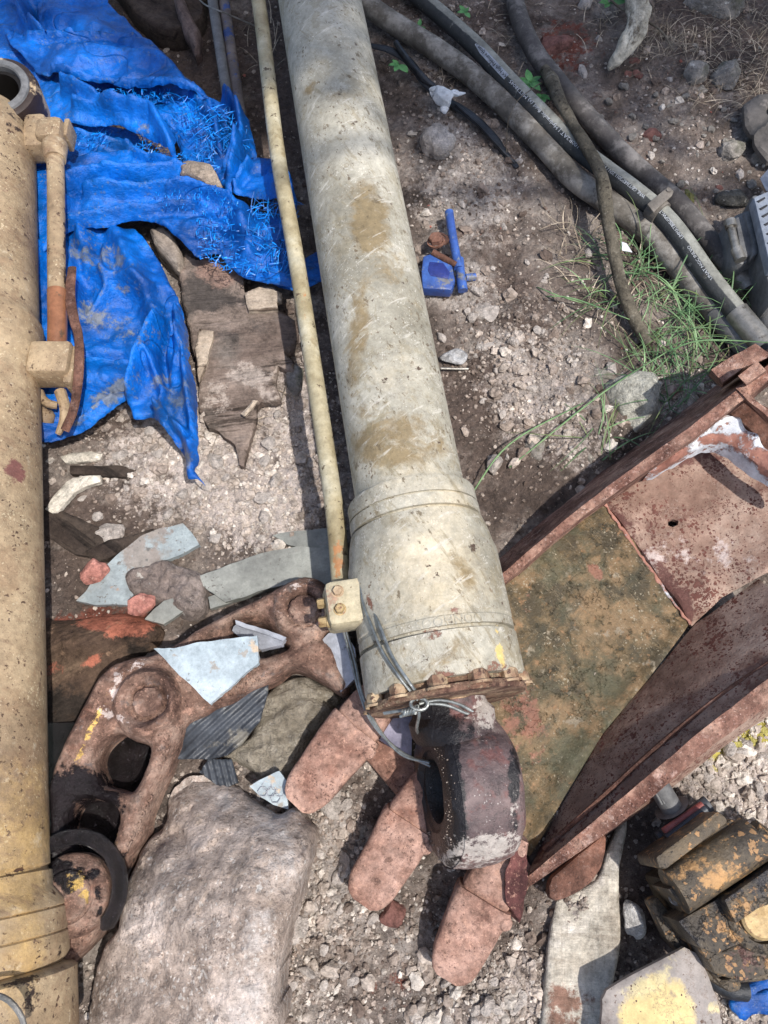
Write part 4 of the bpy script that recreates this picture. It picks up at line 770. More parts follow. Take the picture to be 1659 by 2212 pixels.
# near side wall
NW = [((1150, 1862, .018), (1140, 1893, .075), (1138, 1903, .075), (1140, 1915, .02)), ((1215, 1738, .02), (1325, 1747, .125), (1334, 1764, .125), (1340, 1785, .05)), ((1300, 1590, .02), (1428, 1660, .165), (1440, 1678, .165), (1452, 1700, .08)),
      ((1400, 1470, .025), (1530, 1574, .195), (1544, 1590, .195), (1560, 1615, .10)), ((1500, 1350, .03), (1660, 1473, .23), (1672, 1497, .23), (1690, 1525, .12)), ((1640, 1250, .09), (1790, 1385, .26), (1800, 1410, .26), (1820, 1440, .15))]
NWp = [[P(*p) for p in st] for st in NW]
VF = loft(NWp, (18, 12), noise=.0012, sc=18)
part('side_wall', VF, M_rustplate, bk, attrs=dict(dark=np.clip(.06 + 0 * VF[0][:, 0] + blobs(VF[0], [(1180, 1840, 90, 60, 0, .5)]), 0, 1), pale=np.zeros(len(VF[0]))))
part('wall_rim', loft([[P(1134, 1899, .080), P(1150, 1880, .080), P(1146, 1912, .076), P(1140, 1918, .072)], [P(1326, 1738, .132), P(1338, 1742, .132), P(1346, 1772, .13), P(1334, 1784, .12)], [P(1426, 1653, .172), P(1434, 1655, .172), P(1454, 1676, .17), P(1446, 1690, .16)], [P(1528, 1567, .202), P(1536, 1569, .202), P(1556, 1590, .20), P(1548, 1604, .19)], [P(1660, 1466, .237), P(1668, 1469, .237), P(1690, 1494, .235), P(1682, 1508, .22)], [P(1790, 1380, .267), P(1798, 1383, .267), P(1816, 1410, .265), P(1806, 1424, .25)]], (12, 3), noise=.0008, sc=30), M_rustedge, bk)
gr = tube([P(1175, 1835, .05), P(1300, 1722, .098), P(1430, 1604, .142), P(1560, 1500, .175), P(1680, 1420, .21)], .0045, 8, .02); part('wear_bar', gr, M_rustdark, bk)
part('side_cutter', cat_([slab([(1312, 1795), (1309, 1840), (1300, 1875), (1280, 1905), (1255, 1925), (1225, 1940), (1200, 1948), (1186, 1940), (1185, 1915), (1192, 1895), (1250, 1845)], .062, .03, .006)]), M_rustdark, bk)
# reinforced corner at the back, white paint flaking
wb = [(1404, 1016, .135), (1470, 966, .175), (1520, 930, .20), (1550, 905, .215), (1575, 893, .22), (1600, 900, .225), (1640, 935, .23), (1700, 985, .235), (1760, 1030, .24), (1745, 1068, .225), (1690, 1030, .22), (1640, 1000, .21), (1610, 978, .20), (1575, 957, .19), (1545, 954, .18), (1515, 964, .17), (1470, 990, .15), (1425, 1014, .13)]
VF = patch(wb, step=.005, er=.006, noise=[(.0012, 22), (.0006, 90)], skirt=.045, feats=[('ridge', [(1600, 905), (1680, 975), (1760, 1035)], 14, .02)])
V = VF[0]
part('corner_gusset', VF, M_whiterust, bk, attrs=dict(rust=blobs(V, [(1440, 1000, 70, 14, -35, 1.), (1545, 950, 60, 12, 0, 1.), (1600, 955, 36, 28, 30, .95), (1660, 1000, 70, 26, 35, .95), (1555, 925, 10, 10, 0, .9), (1690, 1000, 60, 30, 40, .8)])))
part('corner_rib', cat_([loft([[P(1588, 838, .27), P(1600, 832, .27), P(1604, 850, .20), P(1590, 856, .20)], [P(1625, 872, .275), P(1636, 866, .275), P(1640, 884, .20), P(1628, 888, .20)], [P(1690, 930, .28), P(1702, 922, .28), P(1706, 944, .20), P(1694, 950, .20)]], (10, 3), noise=.001, sc=40)]), M_rustedge, bk)
part('hinge_ear', cat_([loft([[P(1530, 812, .16), P(1536, 800, .255), P(1562, 826, .255), P(1560, 838, .16)], [P(1580, 780, .18), P(1584, 768, .275), P(1604, 796, .275), P(1606, 806, .18)], [P(1626, 747, .20), P(1632, 742, .29), P(1660, 772, .29), P(1660, 780, .2)], [P(1690, 790, .20), P(1694, 786, .29), P(1716, 820, .29), P(1716, 830, .2)]], (10, 6), noise=.0014, sc=30), loft([[P(1602, 822, .25), P(1594, 812, .315), P(1612, 830, .315), P(1612, 836, .25)], [P(1640, 795, .25), P(1636, 780, .325), P(1655, 800, .325), P(1655, 808, .25)]], (6, 4))]), M_rustedge, bk)
part('corner_web', patch([(1560, 880, .13), (1600, 850, .15), (1660, 880, .16), (1760, 960, .17), (1760, 1100, .17), (1640, 960, .14)], step=.01, er=.002, skirt=.01, smooth=False, noise=[(.001, 30)]), M_rustdark, bk)
# lip and teeth
lip = [(775, 1532, .05), (1120, 1835, .05), (1160, 1885, .04), (1140, 1925, .035), (1060, 1900, .04), (985, 1850, .045), (880, 1745, .045), (800, 1650, .045), (730, 1575, .05)]
VF = patch(lip, step=.008, er=.008, noise=[(.0015, 20)], skirt=.03, smooth=False)
part('cutting_lip', VF, M_rusttooth, bk, attrs=dict(dark=blobs(VF[0], [(900, 1700, 80, 60, 0, .5)])))
def tooth(bu, bv, tu, tv, z0, z1, wd, seed):
    B = P(bu, bv, z0); T = P(tu, tv, z1); d = T - B; L = np.linalg.norm(d); x = d / L; y = np.cross([0, 0, 1], x); y /= np.linalg.norm(y); zz = np.cross(x, y)
    rows = []
    N = 40
    for s in np.linspace(0, 1, 26):
        e = math.sqrt(max(1 - max(0, (s - .72) / .28) ** 2, 0)); w_ = wd * (1 - .22 * s) * (.5 + .5 * e) * (1 if s < 1 else .98); h = (.062 * (1 - .45 * s)) * (.35 + .65 * e)
        if s < .02: w_ *= .95; h *= .95
        a = np.arange(N) / N * 2 * math.pi; n_ = 5.; cx = np.sign(np.cos(a)) * np.abs(np.cos(a)) ** (2 / n_) * w_ / 2; cz = np.sign(np.sin(a)) * np.abs(np.sin(a)) ** (2 / n_) * h / 2
        rows.append(B + x * L * s + cx[:, None] * y + cz[:, None] * zz + zz * (-.5 * h + .02 * 0))
    VF = loft(rows, (1, 1), noise=.0014, sc=22, seed=seed); V = VF[0]; m = (V - B) @ x; q = (V - B) @ y
    cap = part('tooth', VF, M_rusttooth, bk, ang=50, attrs=dict(dark=np.clip((q / wd + .05) * 0, 0, 1)))
    pc = B + x * L * .12 + y * wd * .36 + zz * (-.004)
    part('tooth_pin', lathe(pc - zz * .02, zz + y * .5, [(0, .012), (.02, .012), (.024, .009), (.024, .0005)], 20), M_rusttooth, cap, attrs=None)
    # adapter behind the cap
    rows = []
    for s, f, g in ((-.06, .80, .9), (.04, .86, .95), (.3, .8, .9), (.62, .66, .8), (.8, .5, .75)):
        a = np.arange(24) / 24 * 2 * math.pi; w_ = wd * f; h = .06 * g
        cx = np.sign(np.cos(a)) * np.abs(np.cos(a)) ** .45 * w_ / 2; cz = np.sign(np.sin(a)) * np.abs(np.sin(a)) ** .45 * h / 2
        rows.append(B - x * .14 * s + cx[:, None] * y + cz[:, None] * zz + zz * (-.034))
    part('tooth_adapter', loft(rows, (6, 1), noise=.0015, sc=20, seed=seed + 3), M_rusttooth, bk)
tooth(768, 1568, 636, 1738, .125, .105, .102, 1)
tooth(884, 1778, 780, 1952, .115, .085, .100, 2)
tooth(1048, 1948, 966, 2118, .105, .070, .100, 3)
part('lip_shroud', cat_([loft([[P(1096, 1848, .10), P(1102, 1836, .125), P(1136, 1840, .115), P(1134, 1860, .08)], [P(1092, 1900, .10), P(1095, 1890, .128), P(1138, 1895, .118), P(1135, 1905, .08)], [P(1090, 1962, .07), P(1092, 1950, .115), P(1132, 1955, .11), P(1130, 1965, .07)], [P(1108, 1980, .06), P(1112, 1976, .09), P(1122, 1988, .085), P(1120, 1990, .06)]], (8, 5), noise=.003, sc=45)]), rustm('maroon_scale', c8(70, 36, 34), c8(92, 50, 46), c8(108, 62, 56)), bk)
# ---------------------------------------------------------------- boulder and chain, lower left
def sided(X, u0, v0, u1, v1, z):
    a = P(u0, v0, z)[:2]; b = P(u1, v1, z)[:2]; d = b - a; d /= np.linalg.norm(d); r = X - a; return -(r[:, 0] * d[1] - r[:, 1] * d[0])
def facets(X, sc, s, amp, tilt):
    p = (X + .02 * np.c_[fbm(X, 12, s + 50, 3), fbm(X, 12, s + 60, 3)]) * sc; i = np.floor(p).astype(np.int64); best = np.full(len(p), 9.); h = np.zeros(len(p))
    for dx in (-1, 0, 1):
        for dy in (-1, 0, 1):
            c = i + [dx, dy]; q = c + 10000; R_ = [_h(q[:, 0], q[:, 1], q[:, 0] * 0, s + k) for k in range(5)]
            ex = p[:, 0] - c[:, 0] - R_[0]; ey = p[:, 1] - c[:, 1] - R_[1]; d = np.hypot(ex, ey); m = d < best; best = np.where(m, d, best)
            h = np.where(m, amp * (R_[2] - .5) + tilt / sc * ((R_[3] - .5) * ex + (R_[4] - .5) * ey), h)
    return h
def boulder_h(X, zz, d):
    z = zz.copy()
    for (l, s, c) in (((345, 1730, 640, 1845), .75, 0), ((470, 2230, 625, 1800), .38, 0), ((350, 1800, 250, 2230), -.15, 0), ((480, 1900, 700, 1840), .3, 0)):
        q = sided(X, *l, .17); z -= np.maximum(q * (1 if s > 0 else -1), 0) * abs(s)
    z += facets(X, 18, 6, .003, .22) + facets(X, 45, 7, .002, .25); r = 1 - np.abs(fbm(X, 7, 41, 3)); z += .008 * (r - .8) + .004 * (1 - np.abs(fbm(X, 22, 42, 3))) + .003 * crumble(X, 34, 9) + .003 * fbm(X, 60, 43, 3)
    return np.maximum(z, .03)
VF = patch([(360, 1672), (420, 1668), (470, 1690), (505, 1712), (545, 1738), (590, 1756), (630, 1745), (655, 1765), (676, 1785), (672, 1830), (650, 1885), (640, 1940), (625, 2000), (612, 2080), (598, 2150), (585, 2260), (400, 2330), (130, 2300), (138, 2230), (148, 2150), (170, 2080), (200, 2020), (224, 1955), (240, 1890), (260, 1835), (296, 1790), (316, 1730)],
           z=.17, step=.0055, er=.03, drop=.03, jit=.006, seed=12, hw=boulder_h, feats=[('ridge', [(400, 1860), (350, 1800), (300, 1830)], 14, -.018), ('bump', 430, 2000, 200, .05), ('bump', 520, 1930, 90, .01)],
           noise=[(.007, 9, 4)], absfloor=-.03)
solo('boulder', VF, M_boulder, 'huge rough grey boulder at the bottom left beside the rusty track chain', 'boulder', attrs=dict(pale=blobs(VF[0], [(600, 1850, 70, 120, 0, .8), (560, 2050, 50, 200, 10, .7), (480, 1730, 80, 20, 20, .7), (380, 2150, 60, 30, 0, .4)])), ang=38)

tc_ = thing('track_chain', 'rusty crawler track chain links with round pin bosses, greasy black at the lower left', 'track chain', P(300, 1600, 0))
def link(name, out, holes, feats, z, **kw):
    VF = patch(out, z=z, step=.005, er=.022, drop=.026, holes=holes, feats=feats, noise=[(.0015, 14), (.0009, 60)], skirt=.06, **kw); return VF
l1 = [(300, 1425), (350, 1400), (420, 1360), (500, 1318), (560, 1290), (620, 1256), (660, 1240), (692, 1248), (708, 1272), (722, 1310), (718, 1350), (700, 1378), (722, 1398), (735, 1440), (752, 1478), (735, 1492), (700, 1470), (660, 1448), (625, 1440), (590, 1465), (545, 1485), (505, 1510), (470, 1525), (430, 1545), (400, 1560), (370, 1590), (350, 1560), (300, 1500)]
h1 = [(503, 1352), (530, 1340), (560, 1338), (580, 1352), (605, 1378), (620, 1395), (590, 1408), (560, 1415), (535, 1400), (505, 1385)]
VF = link('link', l1, [h1], [('disk', 655, 1322, 62, .018, 20), ('disk', 658, 1322, 32, .008, 5), ('ring', 658, 1322, 34, 3, -.010), ('ridge', [(430, 1370), (560, 1302), (640, 1262)], 22, .016), ('ridge', [(620, 1430), (500, 1500)], 16, .008), ('ridge', [(640, 1420), (690, 1395)], 14, .012), ('ridge', [(610, 1345), (590, 1330)], 16, .01)], .115, seed=3)
V = VF[0]
part('track_link', VF, M_rustchain, tc_, attrs=dict(dark=blobs(V, [(690, 1325, 16, 60, 0, .3)]), yel=np.zeros(len(V)), pale=blobs(V, [(650, 1262, 40, 8, -20, .5), (600, 1340, 10, 30, 0, .35)])))
l2 = [(232, 1435), (262, 1422), (300, 1412), (345, 1420), (378, 1445), (392, 1480), (396, 1520), (392, 1560), (378, 1600), (366, 1625), (352, 1665), (335, 1700), (318, 1740), (305, 1775), (300, 1800), (285, 1830), (262, 1868), (245, 1910), (238, 1945), (222, 1975), (205, 2000), (185, 2035), (150, 2075), (100, 2110), (60, 2060), (60, 1900), (80, 1830), (98, 1790), (96, 1740), (110, 1690), (118, 1650), (135, 1610), (160, 1560), (190, 1500), (210, 1460)]
h2 = [(226, 1596), (248, 1583), (265, 1588), (288, 1600), (312, 1606), (320, 1622), (310, 1655), (298, 1682), (284, 1708), (262, 1710), (238, 1702), (220, 1696), (206, 1674), (198, 1645), (206, 1618)]
h3 = [(144, 1752), (162, 1734), (190, 1726), (218, 1732), (240, 1740), (250, 1766), (244, 1798), (232, 1832), (214, 1854), (190, 1856), (162, 1848), (140, 1824), (132, 1790)]
VF = link('link', l2, [h2, h3], [('disk', 148, 1925, 96, -.016, 16), ('disk', 322, 1518, 66, .020, 18), ('disk', 324, 1520, 42, -.006, 5), ('ring', 324, 1520, 34, 3.5, -.010), ('disk', 326, 1520, 32, .006, 5), ('ring', 322, 1518, 54, 7, .008),
    ('ridge', [(225, 1480), (160, 1600), (120, 1700)], 18, .026), ('ridge', [(235, 1575), (310, 1595), (350, 1560)], 16, .012), ('ridge', [(350, 1600), (330, 1680), (300, 1750)], 20, .010), ('ridge', [(190, 1715), (240, 1722), (290, 1720)], 14, .008), ('ridge', [(280, 1440), (250, 1470), (238, 1520), (245, 1560)], 10, .006)], .118, seed=4)
V = VF[0]
lk = part('track_link', VF, M_rustchain, tc_, attrs=dict(dark=blobs(V, [(185, 1700, 80, 40, 20, 1.2), (118, 1740, 34, 70, 10, 1.4), (110, 1800, 60, 80, 0, 1.5), (200, 1860, 80, 40, 20, 1.4), (150, 1860, 90, 34, 0, 1.2), (228, 1890, 16, 40, 10, .9), (200, 1680, 20, 20, 0, .8), (210, 1850, 90, 18, 10, .9)]), yel=blobs(V, [(195, 1580, 7, 80, 25, .85), (250, 1830, 10, 30, 0, .4)]), pale=blobs(V, [(285, 1440, 40, 10, -20, .6), (250, 1480, 10, 40, 10, .6), (240, 1545, 40, 10, 30, .6), (365, 1500, 8, 50, 0, .3)])))
def raised(txt, size, u0, v0, u1, v1, z, par, m, ext=.001):
    a = P(u0, v0, z); b = P(u1, v1, z); x = b - a; L = np.linalg.norm(x[:2]); th = math.atan2(x[1], x[0]); V, F = textmesh(txt, size, ext); V = V.copy(); V[:, 0] *= L / max(V[:, 0].max(), 1e-6)
    c, s = math.cos(th), math.sin(th); n = V[:, 2]; t = V[:, 0] / L
    W = np.c_[a[0] + V[:, 0] * c - V[:, 1] * s, a[1] + V[:, 0] * s + V[:, 1] * c, a[2] + (b[2] - a[2]) * t + n]; return W, F
part('cast_number', raised('LNFUR 003', .026, 492, 1500, 562, 1462, .1175, lk, M_rustchain, .0035), M_rustchain, lk)
part('cast_number', raised('30002', .026, 318, 1700, 360, 1610, .117, lk, M_rustchain, .0035), M_rustchain, lk)
part('cast_number', raised('Z8 0003', .024, 268, 1835, 325, 1715, .112, lk, M_rustchain, .0035), M_rustchain, lk)
# greasy seal and pin at the low end
c = P(148, 1925, .128)
arc = [c + np.array([math.cos(a) * .080, math.sin(a) * .080, -.006]) for a in np.linspace(-.75, 2.7, 26)]
part('seal_ring', tube(arc, [.004] + [.0125] * 24 + [.006], 14, .008, rough=.12), M_grease, tc_)
VF = lathe(c + np.array([0, -.006, 0]), (0, .05, 1), [(-.04, .064), (-.010, .063), (-.002, .058), (.004, .046), (.006, .043), (.004, .0415), (.003, .038), (.009, .036), (.012, .030), (.0125, .0004)], 72); VF = (VF[0] + .0012 * fbm(VF[0], 40, 3)[:, None] * [0, 0, 1], VF[1])
part('chain_pin', VF, M_rustchain, tc_, attrs=dict(dark=blobs(VF[0], [(130, 1878, 90, 22, 10, 1.2), (215, 1920, 10, 60, 0, .9), (140, 1935, 34, 34, 0, .42)]), yel=blobs(VF[0], [(176, 1900, 8, 20, -25, 1.), (186, 1930, 6, 30, 0, .9), (158, 1888, 16, 5, 10, .8), (105, 1945, 5, 8, 0, .8)]), pale=np.zeros(len(VF[0]))))
part('shade_backing', cat_([slab([(90, 1560), (330, 1560), (330, 1720), (240, 1880), (90, 1880)], .038, .02, .002), slab([(292, 1606), (322, 1610), (304, 1680), (280, 1700)], .045, .02, .003)]), M_grease, tc_)  # dark plate added below the link windows so they read as deep shade

# ---------------------------------------------------------------- rotten log under the chain
VF = patch([(70, 1345), (130, 1325), (200, 1320), (270, 1310), (330, 1335), (355, 1362), (330, 1400), (280, 1430), (220, 1480), (180, 1560), (140, 1600), (60, 1620), (60, 1480)], z=.035, step=.007, er=.05, drop=.05, jit=.004, seed=8, noise=[(.006, 16, 4), (.003, 50)], feats=[('ridge', [(90, 1400), (300, 1360)], 30, .012)], skirt=.04)
solo('rotten_log', VF, M_log, 'dark rotten log with an orange red crumbling crust beside the chain', 'log', attrs=dict(red=blobs(VF[0], [(255, 1345, 90, 30, 5, 1.1), (110, 1445, 30, 20, 0, .5), (200, 1430, 30, 14, -30, .5)]), dark=blobs(VF[0], [(120, 1540, 120, 60, 0, .8), (300, 1400, 40, 60, 30, .8)])), ang=0)
# concrete lump
VF = patch([(560, 1500), (600, 1465), (650, 1455), (700, 1475), (738, 1500), (735, 1520), (700, 1560), (660, 1620), (630, 1680), (600, 1700), (560, 1690), (530, 1660), (475, 1640), (480, 1620), (520, 1590), (545, 1550)], z=.055, step=.006, er=.035, drop=.05, jit=.005, seed=9, noise=[(.011, 14, 4), (.007, 45, 4), (.004, 110, 3)], feats=[('ridge', [(580, 1540), (640, 1500), (720, 1515)], 10, -.016), ('ridge', [(540, 1610), (600, 1590), (680, 1560)], 10, -.010)], absfloor=-.02)
solo('concrete_lump', VF, M_concrete, 'rough broken concrete lump with a deep crack, right of the ribbed rubber', 'concrete lump', ang=0)
# ribbed rubber
def ribbed(nm, out, z, a, pitch, lab):
    c_, s_ = math.cos(a), math.sin(a)
    def hw(X, zz, d):
        q = (-X[:, 0] * s_ + X[:, 1] * c_) / pitch; f = q - np.floor(q); return zz + .0035 * smooth01(1.6 - abs(f - .5) * 5)
    VF = patch(out, z=z, step=.0028, er=.002, hw=hw, skirt=.006, smooth=False, noise=[(.002, 8)])
    return solo(nm, VF, M_rubber, lab, 'rubber mat', attrs=dict(dirt=blobs(VF[0], [(520, 1600, 30, 40, 20, .6), (450, 1610, 40, 14, 0, .5)])), ang=60)
ribbed('ribbed_mat', [(385, 1640, .05), (370, 1635, .05), (392, 1560, .08), (420, 1548, .085), (470, 1522, .088), (540, 1488, .085), (580, 1470, .08), (578, 1500, .08), (560, 1560, .07), (520, 1610, .06), (490, 1632, .055), (455, 1640, .05)], .06, .72, .0135, 'black ribbed rubber sheet sticking out under the rusty chain link')
ribbed('rubber_scrap', [(430, 1668, .04), (450, 1640, .045), (500, 1640, .045), (515, 1690, .045), (480, 1705, .045)], .045, 1.9, .011, 'small black toothed rubber scrap above the boulder')

# ---------------------------------------------------------------- tile shards
def shard(nm, out, th, m, lab, dirt=(), bev=.0015, cat='tile shard', tiltz=None):
    O = PP(out); cx, cy = O[:, 0].mean(), O[:, 1].mean(); z = O[:, 2]
    A = np.c_[O[:, :2], np.ones(len(O))]; co = np.linalg.lstsq(A, z, rcond=None)[0]
    def hw(X, zz, d): return X @ co[:2] + co[2]
    VF = patch(out, step=.004, er=0, drop=0, hw=hw, skirt=th, smooth=False, jit=.0022); 
    return solo(nm, VF, m, lab, cat, attrs=dict(dirt=blobs(VF[0], list(dirt)) if dirt else np.zeros(len(VF[0]))), ang=30)
shard('tile_shard', [(332, 1402, .155), (556, 1374, .175), (557, 1430, .17), (490, 1490, .15), (454, 1522, .14)], .012, M_tile, 'pale blue marble shard with pointed tip lying on the rusty chain link', [(548, 1395, 9, 24, -30, .9)])
shard('tile_shard', [(502, 1352, .13), (513, 1341, .15), (618, 1381, .15), (610, 1396, .13), (560, 1402, .11), (503, 1366, .10)], .02, M_tileback, 'thick pale tile strip wedged in the hole of the chain link')
shard('tile_shard', [(508, 1338, .158), (528, 1342, .16), (620, 1378, .155), (612, 1386, .15), (524, 1350, .155), (510, 1347, .15)], .006, M_tileback, 'narrow sawn tile edge resting across the hole of the chain link')
shard('tile_shard', [(692, 1390, .10), (712, 1366, .115), (745, 1362, .12), (765, 1400, .12), (770, 1440, .115), (766, 1466, .11), (738, 1494, .10), (735, 1480, .10)], .03, M_tileback, 'thick grey tile piece standing under the cream cylinder flange, crossed by wires')
shard('tile_shard', [(162, 1298, .035), (180, 1280, .035), (210, 1240, .035), (250, 1200, .035), (300, 1160, .04), (345, 1140, .04), (395, 1132, .04), (413, 1150, .04), (431, 1176, .04), (380, 1200, .04), (330, 1220, .04), (300, 1262, .035), (275, 1308, .035), (220, 1306, .035)], .014, M_tiledull, 'curved pale blue tile shard with concrete crumbs, left of the grey stone slab', [(250, 1270, 16, 8, 0, .4)])
shard('tile_shard', [(312, 1338, .04), (330, 1318, .045), (355, 1298, .05), (390, 1290, .055), (415, 1310, .05), (385, 1330, .045), (352, 1350, .04)], .012, M_tilegrey, 'small grey wedge tile between the concrete crumbs and the chain')
shard('stone_slab', [(420, 1250, .04), (470, 1228, .04), (530, 1205, .04), (590, 1188, .04), (640, 1180, .04), (730, 1185, .04), (730, 1262, .04), (620, 1262, .04), (560, 1278, .04), (486, 1300, .04), (450, 1275, .04)], .022, M_tilegrey, 'long grey stone slab with curved edge behind the rusty chain end', [(640, 1190, 20, 6, 0, .6)], cat='stone slab')
shard('stone_slab', [(588, 1155, .03), (620, 1150, .03), (700, 1140, .035), (740, 1145, .035), (740, 1212, .035), (680, 1190, .03), (620, 1175, .03)], .012, M_tilegrey, 'narrow grey slab piece nearest the olive pipe, above the long slab', cat='stone slab')
shard('stone_slab', [(448, 1290, .03), (490, 1275, .03), (500, 1300, .03), (455, 1315, .03)], .015, M_tilegrey, 'broken slab corner peeking out above the top edge of the chain', cat='stone slab')
sh = shard('patterned_tile', [(537, 1697, .075), (603, 1666, .085), (622, 1690, .085), (623, 1748, .075), (590, 1740, .07), (560, 1722, .07)], .012, M_tile, 'cream tile piece with an embossed hexagon pattern above the boulder', [(570, 1700, 40, 40, 0, .45)])
hx = []
for i in range(5):
    for j in range(6):
        u = 550 + i * 18 + (j % 2) * 9; v = 1682 + j * 14
        if not inside(np.array([[u, v]], float), np.array([(554, 1700), (600, 1682), (612, 1694), (612, 1732), (592, 1726), (566, 1712)], float))[0]: continue
        z = .0788; c = P(u, v, z)
        ring_ = [c + .0085 * np.array([math.cos(a), math.sin(a), 0]) for a in np.arange(7) * math.pi / 3]; hx.append(tube(ring_, .0008, 6, .006, smooth=False))
if hx: part('hexagon_relief', cat_(hx), M_tileback, sh)
# crumbs of mortar lying on the shard
VF = patch([(260, 1235), (300, 1215), (345, 1205), (380, 1215), (430, 1230), (445, 1290), (430, 1320), (390, 1330), (350, 1300), (310, 1290), (270, 1275)], z=.055, step=.005, er=.03, drop=.03, jit=.005, seed=15, noise=[(.010, 30, 4), (.007, 90, 3)], skirt=.05)
solo('mortar_lump', VF, stone('pinkish_mortar', c8(128, 114, 106), c8(156, 142, 134)), 'crumbling pinkish grey mortar lump lying across the blue tile shard', 'mortar lump', ang=0)
for (u, v, s, lab, sd_) in ((202, 1236, .034, 'red brick chunk on the left end of the blue tile shard', 3), (300, 1306, .03, 'red brick chunk at the right end of the blue tile shard, above the log', 6)):
    solo('brick_chunk', rock(P(u, v, .05), (s * 1.05, s * .8, s * .6), sd_, 4, .3, 8, rz=.3), M_brick, lab, 'brick chunk')
# ---------------------------------------------------------------- webbing strap under the bucket rim
def hws(X, zz, d): return zz + .004 * np.sin(X[:, 0] * 55 + X[:, 1] * 4) * .5
VF = patch([(1350, 1760, .03), (1356, 1790, .03), (1340, 1880, .03), (1338, 1950, .03), (1342, 2040, .03), (1325, 2130, .03), (1300, 2240, .03), (1180, 2250, .03), (1176, 2160, .03), (1184, 2050, .03), (1200, 1960, .03), (1215, 1935, .03), (1290, 1900, .03), (1318, 1830, .03)], step=.005, er=.008, drop=.006, hw=hws, noise=[(.003, 14)], skirt=.012, seed=5, jit=.001)
solo('webbing_strap', VF, M_strap, 'frayed off white woven webbing strap running down from under the bucket rim', 'webbing strap', attrs=dict(dirt=blobs(VF[0], [(1230, 2190, 60, 60, 0, .8), (1300, 2000, 20, 40, 0, .4)])), ang=0)

# ---------------------------------------------------------------- greasy valve block
vb = thing('hydraulic_valve', 'greasy yellow cast hydraulic valve block with ribs and a capped port', 'valve block', P(1560, 1900, 0))
d = P(1640, 1800, .1) - P(1420, 1930, .1); va = math.atan2(d[1], d[0])                # long ribs run up to the right
def vslab(o, z, th, bev=.007): return slab(o, z, th, bev)
VL = cat_([vslab([(1452, 1942), (1700, 1790), (1760, 2000), (1680, 2090), (1560, 2130), (1500, 2060)], .10, .10, .003),
           vslab([(1464, 1990), (1562, 1934), (1600, 1990), (1640, 1960), (1760, 1900), (1760, 2000), (1640, 2022), (1548, 2062), (1512, 2048)], .168, .12, .004),
           vslab([(1564, 1944), (1660, 1876), (1760, 1806), (1760, 1920), (1640, 1962), (1590, 1996)], .195, .10, .003),
           vslab([(1510, 2046), (1560, 2056), (1640, 2016), (1760, 1990), (1760, 2080), (1650, 2108), (1604, 2122), (1545, 2104)], .150, .12, .004), vslab([(1440, 1900), (1640, 1780), (1700, 1840), (1560, 1960), (1480, 1985)], .135, .12, .004)])
yl = [(1600, 1950, 34, 40, 30, .95), (1500, 1860, 60, 20, -30, .7), (1560, 1890, 60, 26, -32, .8), (1490, 1838, 40, 10, -32, .6), (1580, 2010, 30, 16, -20, .7), (1640, 1990, 20, 14, 0, .6), (1600, 1890, 40, 30, 0, .5)]
def va_(V): return dict(yel=blobs(V, yl), dark=blobs(V, [(1660, 1900, 50, 60, 0, .9), (1490, 2040, 20, 80, -20, .7), (1550, 1950, 30, 50, 0, .6)]), red=blobs(V, [(1620, 2075, 70, 40, -20, .9)]))
part('valve_body', VL, M_valve, vb, attrs=va_(VL[0]))
def rib(u0, v0, u1, v1, z, r, sq=1.): return tube([P(u0, v0, z), P(u1, v1, z)], [r, r], 28, .02, cap=True, squash=sq)
for (nm, q) in (('spool_housing', cat_([slab([(1416, 1852), (1550, 1752), (1568, 1764), (1574, 1776), (1440, 1878), (1424, 1876)], .19, .10, .004), slab([(1440, 1868), (1580, 1768), (1610, 1786), (1470, 1892)], .17, .10, .004)])),
                ('spool_bore', cat_([rib(1455, 1925, 1628, 1812, .165, .036), slab([(1440, 1920), (1466, 1908), (1500, 1960), (1480, 1962)], .17, .08, .004)])), ('end_fitting', rib(1615, 1808, 1650, 1832, .17, .03))):
    part(nm, q, M_valve, vb, attrs=va_(q[0]))
part('mounting_flange', cat_([slab([(1400, 1945), (1420, 1935), (1560, 2108), (1605, 2122), (1600, 2142), (1580, 2146), (1520, 2110), (1440, 2030)], .09, .03, .005), slab([(1560, 2120), (1640, 2090), (1700, 2060), (1700, 2110), (1640, 2122), (1600, 2124)], .135, .03, .006)]), M_valve, vb, attrs=None)
c = P(1642, 1982, .17); part('port_boss', lathe(c, (0, 0, 1), [(-.04, .052), (0, .05), (.004, .044), (.003, .036), (-.006, .034), (-.006, .001)], 48), M_valve, vb)
part('port_plug', lathe(c, (0, 0, 1), [(-.01, .031), (.004, .031), (.007, .027), (.007, .0004)], 40), M_bolt, vb)
for (u, v) in ((1640, 1838), (1652, 1818), (1462, 1938), (1545, 2040)): part('cap_bolt', bolt(P(u, v, .17 if u > 1600 else .14), (0, 0, 1), .010, .012), M_greycast, vb)
part('seal_lip', cat_([rib(1432, 1802, 1512, 1742, .10, .010), rib(1440, 1812, 1524, 1748, .12, .008), rib(1425, 1815, 1530, 1735, .09, .014, .6)]), M_rubber, vb)
part('red_gasket', cat_([rib(1434, 1796, 1517, 1738, .118, .006)]), mat('red_gasket_rubber', (20, [c8(140, 60, 52), c8(170, 84, 74)]), rough=.5), vb)
part('splined_shaft', cat_([lathe(P(1412, 1680, .12), P(1448, 1740, .10) - P(1412, 1680, .12), [(-.02, .001), (-.02, .018), (.06, .018), (.06, .03)], 24)] + [tube([P(1412 + k * 5 - 12, 1682 - k * 2, .128), P(1442 + k * 5 - 12, 1738 - k * 2, .118)], .0024, 6) for k in range(6)]), M_greycast, vb)

